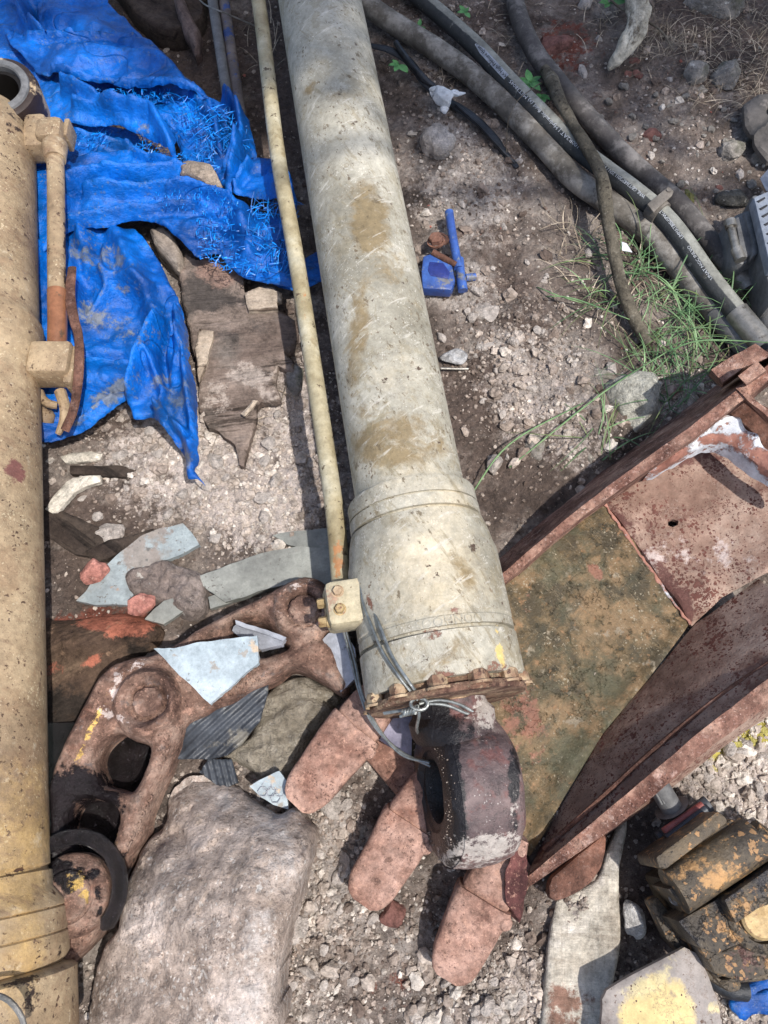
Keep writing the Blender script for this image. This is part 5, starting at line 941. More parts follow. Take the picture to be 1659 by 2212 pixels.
# ---------------------------------------------------------------- yellow plate
yo = [(1095, 2200, .075), (1180, 2145, .082), (1310, 2140, .10), (1480, 2047, .115), (1510, 2062, .115), (1530, 2105, .11), (1552, 2165, .105), (1560, 2215, .10), (1570, 2300, .095), (1100, 2330, .075)]
yo = [(1312, 2140, .10), (1480, 2047, .115), (1510, 2062, .115), (1530, 2105, .11), (1552, 2165, .105), (1562, 2215, .10), (1575, 2300, .095), (1290, 2300, .075), (1300, 2220, .08), (1302, 2160, .095)]
hc = [(1512 + 9 * math.cos(a), 2124 + 13 * math.sin(a)) for a in np.linspace(0, 2 * math.pi, 14, endpoint=False)]
VF = patch(yo, step=.006, er=.003, skirt=.012, smooth=False, holes=[hc], noise=[(.0008, 12)])
solo('yellow_plate', VF, M_yplate, 'steel plate with worn yellow paint and one bolt hole, bottom right', 'steel plate', attrs=dict(yel=blobs(VF[0], [(1420, 2190, 80, 78, 0, 1.1), (1400, 2120, 20, 30, 0, .4), (1470, 2130, 16, 30, 20, .5)]), yel2=blobs(VF[0], [(1440, 2090, 20, 60, 35, .8), (1545, 2175, 20, 20, 0, .9), (1380, 2130, 60, 30, -20, .7)])))
solo('black_hose_piece', tube([P(1515, 2075, .05), P(1540, 2110, .05), P(1575, 2135, .045), (P(1610, 2140, .04))], .016, 16, .01), M_blackpl, 'short black rubber piece between the yellow plate and the valve block', 'rubber piece')
# lower right tarp corner
VF = patch([(1542, 2132, .03), (1570, 2120, .03), (1600, 2130, .03), (1660, 2105, .03), (1760, 2090, .03), (1760, 2200, .03), (1650, 2165, .03), (1600, 2178, .03), (1580, 2160, .03), (1560, 2140, .03)], step=.006, er=.004, noise=[(.004, 30)], skirt=.004, jit=.003)
VG = patch([(1580, 2170, .035), (1600, 2155, .035), (1660, 2140, .04), (1760, 2140, .04), (1760, 2220, .03), (1640, 2190, .03), (1610, 2205, .03)], step=.006, er=.004, noise=[(.004, 30)], skirt=.004, jit=.003, seed=5)
VF = cat_([VF, VG]); solo('tarp_scrap', VF, M_tarp, 'small torn corner of blue tarpaulin at the bottom right under the valve block', 'tarpaulin', attrs=dict(dirt=blobs(VF[0], [(1590, 2150, 30, 10, 0, .5)])), ang=0)
solo('white_shell_stone', rock(P(1372, 1985, .01), (.024, .032, .02), 4, 4, .3, 8), stone('white_chalk', c8(180, 176, 170), c8(214, 212, 208)), 'whitish chalk stone just right of the webbing strap', 'stone')
# ---------------------------------------------------------------- blue tarpaulin
def Tz(o, z): return [(p[0], p[1], p[2] if len(p) > 2 else z) for p in o]
TS = []
def sheet(o, z, feats=(), seed=1,  n=((.008, 9, 4), (.006, 24, 3, 0.5, 3.), (.003, 60, 2)), er=.004, th=.002): feats = [(f[0], f[1], f[2] * .8, f[3] * 1.9) for f in feats]; TS.append(patch(Tz(o, z), step=.0055, er=er, drop=er * .8, feats=feats, noise=n, skirt=th, seed=seed, jit=.003, hw=lambda X, zz, d: zz + .010 * (1 - 2 * np.abs(fbm(X, 6, seed + 70, 3))) + .005 * (1 - 2 * np.abs(fbm(X @ np.array([[1, .3], [-.3, 2.]]), 11, seed + 80, 2)))))
sheet([(-60, -60), (215, -60), (232, 5), (285, 55), (335, 105), (395, 160), (446, 205), (400, 215), (300, 215), (200, 205), (120, 200), (60, 180), (-60, 150)], .10, [('ridge', [(45, 0), (60, 60), (100, 90)], 16, .035), ('ridge', [(70, 0), (75, 70)], 9, -.03), ('ridge', [(120, 40), (250, 90), (350, 150)], 50, .015)], 2)
sheet([(10, 58), (60, 70), (150, 76), (210, 80), (290, 72), (340, 110), (395, 160), (448, 204), (420, 202), (340, 192), (280, 184), (210, 176), (130, 168), (95, 162), (65, 140), (35, 105), (10, 70)], .135, [('ridge', [(60, 72), (200, 80), (290, 76)], 9, .012), ('ridge', [(120, 162), (280, 178), (430, 200)], 10, .012)], 3)
sheet([(70, 150), (110, 170), (160, 195), (230, 230), (300, 238), (330, 245), (362, 275), (382, 315), (384, 350), (372, 344), (345, 318), (300, 298), (262, 278), (222, 272), (150, 266), (100, 250), (80, 215), (70, 180)], .12, [('ridge', [(150, 205), (250, 250), (340, 270), (378, 340)], 20, .03), ('ridge', [(170, 240), (260, 262)], 14, .018), ('ridge', [(230, 236), (300, 255)], 8, -.02)], 4)
sheet([(150, 270), (260, 280), (300, 300), (300, 335), (200, 340), (140, 345), (130, 300)], .07, [('ridge', [(150, 300), (280, 320)], 14, .015)], 5)
sheet([(330, 190), (440, 200), (480, 215), (510, 218), (530, 245), (545, 290), (552, 325), (548, 360), (520, 400), (500, 425), (480, 400), (440, 362), (400, 345), (385, 310), (360, 265), (330, 235)], .09, [('ridge', [(490, 215), (520, 260), (530, 320), (505, 400)], 16, .035), ('ridge', [(500, 250), (500, 330)], 7, -.03), ('ridge', [(420, 220), (470, 280), (480, 340)], 14, .02), ('ridge', [(450, 210), (470, 260)], 8, -.015), ('ridge', [(520, 340), (490, 380)], 8, .02)], 6)
sheet([(70, 362), (100, 355), (140, 350), (200, 330), (255, 328), (310, 335), (350, 355), (400, 375), (452, 392), (500, 420), (545, 450), (600, 470), (625, 520), (632, 590), (640, 620), (590, 612), (540, 598), (500, 575), (470, 545), (430, 560), (400, 530), (350, 492), (300, 482), (240, 496), (150, 502), (80, 540)], .095,
      [('ridge', [(145, 430), (200, 400), (300, 395), (380, 385)], 20, .028), ('ridge', [(145, 470), (170, 430), (280, 430), (420, 420), (500, 440)], 14, .024), ('ridge', [(150, 450), (230, 405), (300, 408)], 8, -.022), ('ridge', [(160, 490), (300, 470), (420, 460)], 12, .018), ('ridge', [(300, 340), (420, 385)], 14, .015), ('ridge', [(520, 450), (540, 560)], 30, .02), ('ridge', [(470, 500), (560, 540)], 14, -.015)], 7)
sheet([(505, 405), (520, 375), (545, 342), (585, 352), (625, 372), (640, 440), (625, 448), (570, 436), (530, 425), (508, 420)], .105, [('ridge', [(540, 360), (510, 405)], 10, .02), ('ridge', [(590, 380), (600, 440)], 24, .012)], 8)
sheet([(560, 560), (610, 575), (690, 545), (700, 600), (650, 625), (590, 612), (525, 590), (535, 570)], .05, [('ridge', [(560, 590), (640, 600)], 20, .015)], 9)
# big lower flap
sheet([(60, 500), (145, 497), (210, 492), (276, 490), (300, 505), (338, 555), (362, 600), (378, 640), (400, 690), (350, 800), (300, 850), (275, 868), (255, 880), (215, 915), (150, 945), (80, 950), (60, 850)], .075,
      [('ridge', [(180, 500), (200, 600), (330, 640)], 26, .02), ('ridge', [(175, 640), (190, 700), (240, 640), (230, 540)], 14, .012), ('ridge', [(170, 790), (240, 800), (290, 800)], 14, .018), ('ridge', [(160, 830), (240, 850)], 10, -.01), ('ridge', [(165, 560), (172, 700)], 16, .025), ('ridge', [(95, 545), (80, 640)], 12, .03), ('ridge', [(250, 505), (300, 600), (340, 700)], 30, .02), ('ridge', [(90, 930), (180, 920), (250, 868)], 8, .012), ('ridge', [(200, 780), (260, 770), (320, 790)], 18, -.014)], 10)
sheet([(335, 655), (350, 690), (360, 640), (384, 640), (398, 690), (408, 730), (418, 790), (428, 850), (431, 910), (432, 960), (428, 995), (418, 1010), (424, 1018), (440, 1045), (425, 1030), (408, 1032), (402, 1012), (398, 985), (378, 952), (358, 930), (330, 908), (295, 908), (282, 880), (274, 840), (280, 805), (300, 780), (318, 740), (330, 700)], .10,
      [('ridge', [(345, 700), (310, 790), (290, 860)], 16, .03), ('ridge', [(370, 690), (350, 760), (360, 840)], 12, -.02), ('ridge', [(385, 680), (405, 780), (420, 900), (428, 980)], 14, .025), ('ridge', [(350, 900), (400, 940), (420, 990)], 9, .02), ('ridge', [(365, 915), (395, 975)], 9, -.018), ('ridge', [(330, 780), (360, 860), (350, 900)], 12, .018), ('ridge', [(395, 740), (385, 800)], 10, .015)], 11)
VT, FT = cat_(TS)
dirt = blobs(VT, [(200, 545, 40, 30, 0, .75), (240, 600, 60, 70, 0, .45), (220, 690, 70, 40, 0, .6), (300, 850, 60, 30, 0, .45), (240, 850, 60, 24, -30, .95), (360, 850, 50, 50, 0, .6), (380, 990, 30, 40, 50, .9), (400, 740, 20, 60, 0, .5), (160, 540, 14, 30, 0, .7), (250, 130, 60, 20, 10, .3), (120, 230, 60, 16, 20, .45), (180, 900, 60, 14, -25, .6), (370, 560, 30, 12, 0, .3), (300, 720, 60, 30, 0, .5), (310, 280, 20, 20, 0, .3)])
tp = solo('tarpaulin', (VT, FT), M_tarp, 'large crumpled bright blue tarpaulin with frayed edges at the upper left', 'tarpaulin', attrs=dict(dirt=dirt), ang=0)
rg = np.random.RandomState(11); VS = []; RN = []
def strands(poly, n, z0, z1, L0, L1, a0, a1):
    Q = np.array(poly, float); lo, hi = Q.min(0), Q.max(0); k = 0
    n = int(n * .62)
    while k < n:
        u, v = rg.uniform(lo[0], hi[0]), rg.uniform(lo[1], hi[1])
        if not inside(np.array([[u, v]]), Q)[0]: continue
        c = P(u, v, rg.uniform(z0, z1)); a = math.radians(a0 + (a1 - a0) * .5 + 90 * rg.randint(0, 2) * (a1 - a0 < 120) + rg.normal() * 14 * (1 + (rg.uniform() < .2) * 2)); L = rg.uniform(L0 * .8, L0 + (L1 - L0) * rg.uniform() ** 1.5); d = np.array([math.cos(a), math.sin(a), rg.uniform(-.35, .35)]); s = np.array([-math.sin(a), math.cos(a), 0]); b = rg.uniform(-.3, .3) * L; t = np.linspace(-.5, .5, 5)
        p = c + t[:, None] * L * d + (b * (.25 - t * t))[:, None] * s + np.array([0, 0, 1]) * (.25 - t * t)[:, None] * L * rg.uniform(0, .4); w_ = rg.uniform(.0005, .0011); tw = rg.uniform(-.6, .6); s2 = s * math.cos(tw) + np.array([0, 0, 1]) * math.sin(tw)
        V = np.concatenate([p - s2 * w_, p + s2 * w_]); F = np.array([[i, i + 1, i + 6, i + 5] for i in range(4)]); VS.append((V, F)); RN.append(np.full(10, rg.uniform())); k += 1
strands([(190, 190), (380, 195), (350, 225), (210, 222)], 300, .10, .13, .010, .026, 60, 120)
strands([(230, 225), (340, 215), (340, 240), (250, 240)], 100, .10, .13, .012, .03, -30, 60)
strands([(360, 200), (520, 240), (540, 320), (440, 330), (380, 270)], 420, .11, .14, .015, .06, -100, -10)
strands([(300, 290), (380, 330), (440, 330), (440, 350), (330, 350), (290, 320)], 220, .09, .12, .015, .045, -60, 30)
strands([(400, 340), (460, 330), (470, 370), (420, 370)], 120, .10, .13, .012, .04, -40, 60)
strands([(330, 415), (480, 400), (520, 440), (500, 480), (400, 460), (340, 450)], 300, .115, .145, .006, .018, 0, 180)
strands([(420, 470), (520, 470), (530, 540), (500, 590), (430, 560)], 340, .10, .135, .008, .026, 60, 130)
strands([(540, 420), (620, 440), (635, 600), (520, 590), (530, 520)], 330, .09, .14, .02, .075, 20, 130)
strands([(540, 420), (640, 430), (640, 480), (560, 460)], 60, .08, .12, .03, .08, 60, 110)
strands([(150, 270), (240, 280), (240, 320), (160, 310)], 110, .085, .11, .012, .03, 0, 120)
VS_, FS_ = cat_(VS); fr = part('frayed_fibres', (VS_, FS_), M_strand, tp, attrs=dict(rnd=np.concatenate(RN)), ang=0, kind='stuff')

# ---------------------------------------------------------------- wood
def wood(nm, o, z, th, m, lab, cat='wood piece', step=.006, n=(), a=0., seed=1, feats=(), er=.004, jit=.002, **at):
    VF = patch(Tz(o, z), step=step, er=er, noise=[(.0025, 30, 3, a, 8.), (.0012, 90, 3, a, 6.)] + list(n), skirt=th, seed=seed, jit=jit, smooth=False, feats=feats)
    ats = {k: blobs(VF[0], v) for k, v in at.items()}
    return solo(nm, VF, m, lab, cat, attrs=ats, ang=45)
wood('rotten_board', [(385, 575), (400, 545), (420, 562), (440, 556), (458, 560), (480, 555), (490, 528), (505, 512), (520, 510), (524, 540), (527, 600), (535, 650), (560, 650), (640, 690), (640, 745), (618, 760), (640, 780), (636, 800), (600, 790), (598, 830), (601, 866), (580, 872), (562, 868), (550, 884), (548, 920), (541, 960), (530, 1004), (518, 1000), (505, 960), (488, 942), (470, 930), (450, 925), (436, 890), (432, 850), (424, 800), (414, 740), (402, 680), (390, 640)], .045, .02, M_board, 'large rotten plywood board with splintered edges between blue tarp and olive pipe', 'board', n=[(.006, 5)], a=.1, jit=.005,
     dark=[(440, 640, 90, 50, -5, .95), (500, 640, 60, 40, 0, .8), (460, 720, 70, 50, 20, .6), (560, 700, 40, 30, 0, .4)], red=[(480, 580, 60, 40, -10, 1.), (510, 540, 20, 30, 0, .9)], pale=[(540, 810, 60, 30, 0, .8), (470, 850, 40, 50, 0, .6), (580, 850, 30, 20, 0, .8)])
wood('wood_splinter', [(528, 630), (560, 616), (592, 618), (596, 626), (610, 632), (608, 646), (598, 650), (600, 665), (560, 668), (535, 668), (530, 650)], .062, .014, M_woodpale, 'pale reddish split board end lying across the large rotten board')
wood('wood_splinter', [(432, 706), (450, 710), (462, 712), (460, 730), (452, 755), (448, 775), (436, 800), (428, 820), (424, 790), (420, 750)], .06, .015, M_woodpale, 'narrow reddish splinter between the tarp flap and the large rotten board', a=1.4)
wood('wood_splinter', [(520, 890), (545, 862), (556, 864), (540, 882), (528, 896)], .065, .006, M_woodpale, 'small pale chip on the lower end of the large rotten board', a=.9)
wood('weathered_stump', [(322, 492), (350, 482), (372, 500), (390, 540), (392, 560), (385, 580), (372, 570), (350, 545), (330, 520)], .07, .05, M_woodgrey, 'grey weathered timber stub poking out from under the blue tarp', a=-.95, er=.012)
wood('bleached_splinter', [(95, 1098), (110, 1075), (140, 1040), (155, 1030), (190, 1025), (215, 1025), (215, 1040), (180, 1050), (160, 1060), (140, 1085), (122, 1105), (110, 1106)], .03, .012, M_woodwhite, 'bleached white splinter of wood beside the tan cylinder, left of the crushed plaster', a=.8)
wood('bleached_splinter', [(130, 985), (160, 975), (195, 972), (220, 978), (215, 990), (180, 995), (140, 1000)], .02, .008, M_woodwhite, 'flat bleached wood flake directly above the long white splinter', a=.1)
wood('dark_plank', [(85, 1090), (130, 1100), (200, 1130), (260, 1160), (270, 1175), (230, 1210), (160, 1195), (85, 1150)], .02, .015, M_wooddark, 'dark split plank beside the tan cylinder above the blue tile shard', 'plank', a=-.35)
wood('dark_plank', [(180, 1190), (230, 1165), (300, 1150), (330, 1140), (335, 1150), (290, 1175), (230, 1205), (200, 1215)], .03, .012, M_wooddark, 'narrow dark strip of wood touching the top of the blue tile shard', 'plank', a=.35)
wood('dark_plank', [(150, 1005), (250, 1003), (340, 1015), (340, 1030), (250, 1028), (150, 1022)], .025, .015, M_wooddark, 'dark wooden stick under the crushed plaster', 'plank', a=0)
wood('bark_slab', [(225, -60), (440, -60), (440, 20), (425, 40), (400, 60), (370, 66), (330, 60), (290, 30)], .06, .04, M_wooddark, 'dark rotten bark slab at the top left behind the blue tarp', 'bark slab', n=[(.01, 9)], a=.2, er=.02)
wood('bark_slab', [(372, -10), (392, -20), (410, 20), (432, 60), (430, 100), (420, 112), (408, 80), (392, 50)], .085, .03, woodm('brown_bark', c8(86, 70, 64), c8(118, 100, 92), c8(40, 30, 28), -1.1), 'upright brown bark strip leaning in front of the dark slab', 'bark slab', a=-1.1, er=.014)
VF = tube([P(1362, -60, .08), P(1374, -10, .09), P(1376, 40, .085), P(1362, 85, .07), P(1338, 120, .05), P(1314, 150, .02)], [.026, .027, .026, .024, .020, .006], 30, .006, rough=.22, squash=.8)
VF[0][:] += .006 * fbm(VF[0] * [1, .25, 1], 40, 5, 3)[:, None] * [1, 0, 1]
solo('bleached_root', VF, woodm('bleached_root', c8(176, 166, 144), c8(214, 206, 186), c8(92, 78, 58), 1.3), 'curved bleached tree root standing out of the soil at the top right', 'root', ang=0)
# blue stained steel bars, upper left
sb = thing('steel_bar', 'grey steel angle bars with blue paint stains behind the tarp, left of the olive pipe', 'steel bar', P(470, 100, 0))
part('bar', tube([P(450, -60, .07), P(468, 60, .07), P(482, 150, .07), P(498, 250, .07)], .0135, 16, .02, squash=.7), M_greycast, sb)
part('bar', tube([P(476, -60, .06), P(492, 60, .06), P(505, 150, .06), P(520, 250, .06)], .0145, 16, .02, squash=.7), mat('blue_stained_steel', (16, [c8(92, 84, 82), c8(120, 110, 106)]), [dict(s=20, t=.52, w=.06, c=c8(30, 66, 130)), dict(s=40, t=.6, w=.05, c=c8(80, 56, 50))], rough=.6), sb)
solo('flat_stone', rock(P(440, 385, .115), (.066, .034, .03), 5, 4, .25, 8, rz=-.45), stone('tan_sandstone', c8(148, 130, 112), c8(176, 158, 138)), 'tan flat stone lying on the blue tarp', 'stone')
solo('angular_stone', rock(P(640, 820, .02), (.022, .036, .025), 8, 4, .25, 9, rz=.1), M_rockgrey, 'grey angular stone by the right lower corner of the rotten board', 'stone')
# ---------------------------------------------------------------- hoses, upper right
hA = [P(*p) for p in [(740, -40, .05), (800, 16, .05), (870, 62, .045), (950, 112, .045), (1030, 172, .04), (1105, 242, .04), (1180, 320, .035), (1240, 385, .035), (1300, 428, .035), (1370, 478, .035), (1440, 545, .035), (1510, 630, .035), (1570, 695, .035), (1600, 730, .035)]]
h1_ = thing('hydraulic_hose', 'thick unprinted brown hose nearest the cream cylinder, ending in the grass', 'hose', P(1200, 330, 0), 'hydraulic hoses crossing the upper right')
part('hose_tube', tube(hA, .0275, 26, .02, rough=.02), M_hoseA, h1_); part('ferrule', tube([P(1548, 672, .035), P(1590, 718, .035), P(1640, 770, .035)], .031, 26, .01), M_greycast, h1_)
hB = [P(*p) for p in [(850, -50, .045), (900, -10, .045), (970, 48, .05), (1035, 108, .055), (1095, 172, .06), (1160, 238, .06), (1225, 302, .06), (1300, 362, .06), (1370, 414, .065), (1430, 465, .07), (1475, 520, .07), (1520, 585, .07), (1570, 650, .07), (1630, 722, .07), (1665, 760, .07)]]
h2_ = thing('hydraulic_hose', 'pale grey hose printed with white lettering, middle of the three hoses', 'hose', P(1250, 330, 0), 'hydraulic hoses crossing the upper right')
VF = tube(hB, .0235, 30, .01, rough=.015); Vn = VF[0]
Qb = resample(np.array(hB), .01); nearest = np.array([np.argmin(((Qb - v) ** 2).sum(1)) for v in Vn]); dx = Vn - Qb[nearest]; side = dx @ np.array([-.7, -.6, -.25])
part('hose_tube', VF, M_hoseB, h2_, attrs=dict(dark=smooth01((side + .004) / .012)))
Lb = np.r_[0, np.cumsum(np.linalg.norm(np.diff(Qb, axis=0), axis=1))]; ub, vb2 = proj(Qb)
def sB(u): return float(np.interp(u, ub, Lb))
pathR = hB[::-1]; LT = Lb[-1]
def prn(txt, ua, ub_, size, ang=-.32, m=None):
    """lettering reads from the lower right up to the upper left, tops turned away"""
    VF = textmesh(txt, size, .0002); V = VF[0].copy(); s0 = LT - sB(ua); L = (LT - sB(ub_)) - s0; V[:, 0] *= L / V[:, 0].max()
    part('hose_lettering', bend_text((V, VF[1]), pathR, .0238, ang, s0), m or M_print, h2_)
ANG = .55
def bar(ua, ub_, w_, ang):
    s0 = LT - sB(ua); L = (LT - sB(ub_)) - s0; n = 40; xs = np.linspace(0, L, n); V = []; 
    for x in xs:
        k = min(1, (L - x) / .03)
        for y in np.linspace(-w_ / 2, w_ / 2, 5): V.append((x, w_ * .5 - (w_ * .5 - y) * k if 0 else y * (.25 + .75 * k), -.0004))
    F = [[i * 5 + j, (i + 1) * 5 + j, (i + 1) * 5 + j + 1, i * 5 + j + 1] for i in range(n - 1) for j in range(4)]
    V, F = bend_text((np.array(V), np.array(F)), pathR, .0238, ang, s0); return V, F
part('printed_bar', bar(1100, 1034, .016, ANG), M_printbar, h2_)
prn('<< High Pressure Hose', 1100, 1040, .013, ANG, M_ink)
prn('- 100R2AT | Hydraulic fluid (x) MET38045', 1262, 1108, .012, ANG)
prn('WNL GB/T3683*2011 2SN / W.P.', 1396, 1300, .011, ANG)
prn('UMMAT80SdSPW-TL', 1478, 1426, .011, ANG)
prn('UNAT NGC INLVO', 1540, 1490, .009, ANG)
part('ferrule', tube([P(1590, 674, .07), P(1630, 722, .07), P(1652, 748, .07)], .0262, 26, .01), M_steel, h2_)
part('hose_clip', cat_([tube([P(1408, 446, .071), P(1428, 463, .071)], [.029, .029], 28, .01), slab([(1398, 440), (1444, 402), (1456, 412), (1452, 422), (1412, 458)], .105, .006, .002), lathe(P(1444, 412, .104), (0, 0, 1), [(0, .007), (.004, .006), (.004, .0004)], 16)]), mat('clip_brown_steel', (20, [c8(96, 90, 82), c8(120, 112, 102)]), [dict(s=40, t=.6, w=.05, c=c8(150, 142, 130))], rough=.65), h2_)
h3_ = thing('hydraulic_hose', 'dark hose along the right, ending in a bright crimped fitting', 'hose', P(1350, 300, 0), 'hydraulic hoses crossing the upper right')
hC = [P(*p) for p in [(1108, -50, .04), (1112, 0, .04), (1130, 60, .04), (1160, 120, .04), (1195, 165, .035), (1235, 215, .032), (1290, 275, .03), (1350, 338, .03), (1410, 392, .03), (1465, 440, .035), (1515, 500, .04), (1560, 555, .04), (1585, 582, .04)]]
part('hose_tube', tube(hC, .0245, 26, .02, rough=.02), M_hoseC, h3_)
part('crimped_fitting', cat_([tube([P(1578, 572, .04), P(1600, 602, .04)], .023, 26, .01), tube([P(1596, 596, .04), P(1618, 628, .04)], [.025, .0255], 26, .01)]), M_steel, h3_)
solo('fallen_branch', tube([P(*p) for p in [(1176, 150, .075), (1192, 175, .08), (1212, 222, .085), (1240, 272, .09), (1268, 318, .095), (1292, 362, .10), (1305, 410, .10), (1312, 470, .09), (1326, 545, .075), (1345, 625, .055), (1372, 690, .04), (1400, 745, .03)]], [.013, .017, .014, .0135, .014, .015, .0165, .015, .0145, .0145, .015, .013], 20, .012, rough=.10), M_bark, 'long knotty branch lying over the hoses, tapering down into the grass', 'branch')
# black split hose with torn white film
solo('split_rubber_strip', cat_([tube([P(*p) for p in [(800, 98, .03), (840, 108, .035), (880, 130, .035), (920, 180, .035), (960, 215, .03), (1010, 245, .03), (1060, 290, .025), (1090, 330, .02), (1118, 362, .015)]], [.008, .012, .013, .012, .012, .013, .012, .010, .007], 12, .012, squash=.45, rough=.1), tube([P(*p) for p in [(855, 92, .05), (880, 128, .05), (910, 165, .045), (940, 188, .04)]], [.008, .009, .009, .006], 10, .012, rough=.15), tube([P(*p) for p in [(985, 225, .04), (1040, 275, .035), (1085, 325, .03), (1112, 352, .02)]], .0045, 8, .012)]), M_blackpl, 'black split rubber strip lying between the cream cylinder and the brown hose', 'rubber strip')
rg = np.random.RandomState(3)
VF = cat_([rock(P(953, 212, .06), (.025, .030, .016), 31, 4, .5, 6, rz=.5), rock(P(985, 202, .06), (.024, .010, .008), 33, 4, .5, 5, rz=-.1), rock(P(940, 200, .06), (.016, .014, .01), 35, 4, .5, 5), rock(P(960, 235, .05), (.012, .010, .01), 36, 3, .5, 5)])
solo('crumpled_film', VF, M_white, 'crumpled scrap of white plastic film caught on the black rubber strip', 'plastic scrap', ang=0)
# blue enamelled catch
bl = thing('blue_catch', 'chipped blue metal catch with pin and bolt in the soil right of the cream cylinder', 'metal catch', P(950, 580, 0))
def scr(o, z, th, bev=.003): return slab(o, z, th, bev)
q = scr([(910, 585), (914, 552), (938, 545), (974, 558), (984, 604), (976, 626), (912, 622)], .05, .03, .005); part('catch_plate', q, M_bluemetal, bl, attrs=dict(dirt=blobs(q[0], [(975, 590, 10, 30, 0, .7), (940, 618, 36, 6, 0, .5), (915, 570, 6, 12, 0, .5)])))
part('recess', scr([(928, 565), (958, 568), (972, 588), (968, 602), (930, 595), (924, 582)], .0515, .004, .001), mat('deep_blue_paint', (20, [c8(4, 30, 110), c8(8, 42, 130)]), rough=.35), bl)
q = tube([P(970, 458, .05), P(976, 500, .05), P(984, 545, .048), P(990, 580, .045)], .0105, 20, .01); part('catch_pin', q, M_bluemetal, bl, attrs=dict(dirt=np.zeros(len(q[0]))))
q = cat_([tube([P(992, 560, .04), P(996, 600, .04)], .0105, 16, .01), tube([P(996, 600, .04), P(1000, 628, .035)], .0115, 16, .01), tube([P(1005, 600, .03), P(1026, 598, .025)], .009, 12, .01)]); part('catch_hinge', q, M_bluemetal, bl, attrs=dict(dirt=blobs(q[0], [(994, 596, 8, 8, 0, 1.), (1015, 600, 14, 8, 0, .8)])))
part('catch_bolt', cat_([bolt(P(942, 520, .062), (-.2, .1, 1), .017, .014), tube([P(935, 545, .052), P(965, 562, .05), P(986, 572, .05)], [.008, .008, .007], 12, .01), lathe(P(950, 518, .05), (.2, .3, 1), [(0, .022), (.006, .022), (.008, .012)], 24)]), M_rustdark, bl)
# grey casting and pipe, right edge
gc = thing('grey_machine_casting', 'grey cast metal housing with hinge pin and slotted plate at the right edge', 'machine casting', P(1620, 480, 0))
part('casting_body', cat_([slab([(1566, 480), (1590, 462), (1620, 450), (1700, 430), (1720, 560), (1625, 560), (1604, 572), (1585, 560)], .10, .08, .008), slab([(1588, 470), (1614, 455), (1632, 480), (1640, 530), (1628, 548), (1606, 560), (1598, 530)], .112, .03, .006), slab([(1606, 458), (1622, 452), (1640, 490), (1648, 530), (1638, 548), (1624, 556), (1626, 520)], .12, .03, .006), slab([(1624, 420), (1640, 418), (1662, 520), (1690, 640), (1670, 650), (1640, 540)], .125, .09, .008)]), M_greycast, gc)
part('hinge_pin', cat_([tube([P(1576, 478, .115), P(1580, 492, .115)], .013, 18, .01), tube([P(1578, 488, .114), P(1592, 545, .11)], .009, 18, .01), tube([P(1590, 538, .112), P(1600, 562, .11)], .0125, 18, .01)]), M_steel, gc)
part('slotted_plate', slab([(1628, 425), (1700, 395), (1760, 560), (1665, 580)], .16, .03, .005), M_label, gc)
for k, (u, v) in enumerate([(1638, 430), (1643, 446), (1648, 462), (1653, 480), (1658, 500), (1660, 520)]): part('slot_mark', slab([(u - 3, v + 4), (u + 14, v - 5), (u + 16, v - 2), (u + 2, v + 7)], .1625, .002, .0006), M_ink, gc)
solo('grey_pipe', tube([P(1622, 540, .05), P(1640, 600, .05), P(1662, 680, .05), P(1690, 790, .05)], .030, 28, .02), M_greycast, 'wide dark grey pipe at the right edge below the casting', 'pipe')
solo('rusty_bracket', patch([(1608, 222, .06), (1640, 200, .06), (1740, 190, .06), (1740, 330, .05), (1690, 345, .05), (1660, 345, .05), (1640, 320, .05), (1612, 268, .055)], step=.007, er=.006, skirt=.012, smooth=False, holes=[[(1650 + 14 * math.cos(a), 277 + 14 * math.sin(a)) for a in np.linspace(0, 6.28, 13)[:-1]]], feats=[('ridge', [(1620, 300), (1700, 240)], 8, .012)]), mat('brown_sheet_iron', (12, [c8(74, 70, 66), c8(100, 94, 88)]), [dict(s=30, t=.58, w=.06, c=c8(120, 112, 104))], rough=.7), 'bent brown iron bracket with a round hole at the upper right edge', 'bracket')
solo('paper_label', slab([(1642, 385), (1662, 362), (1700, 380), (1690, 420), (1655, 412)], .07, .001, 0), M_label, 'torn bluish paper scrap above the slotted plate at the right edge', 'paper scrap')
solo('paper_label', slab([(1343, 522), (1354, 526), (1366, 545), (1344, 541)], .05, .001, 0), M_white, 'tiny white paper scrap between the branch and the brown hose', 'paper scrap')
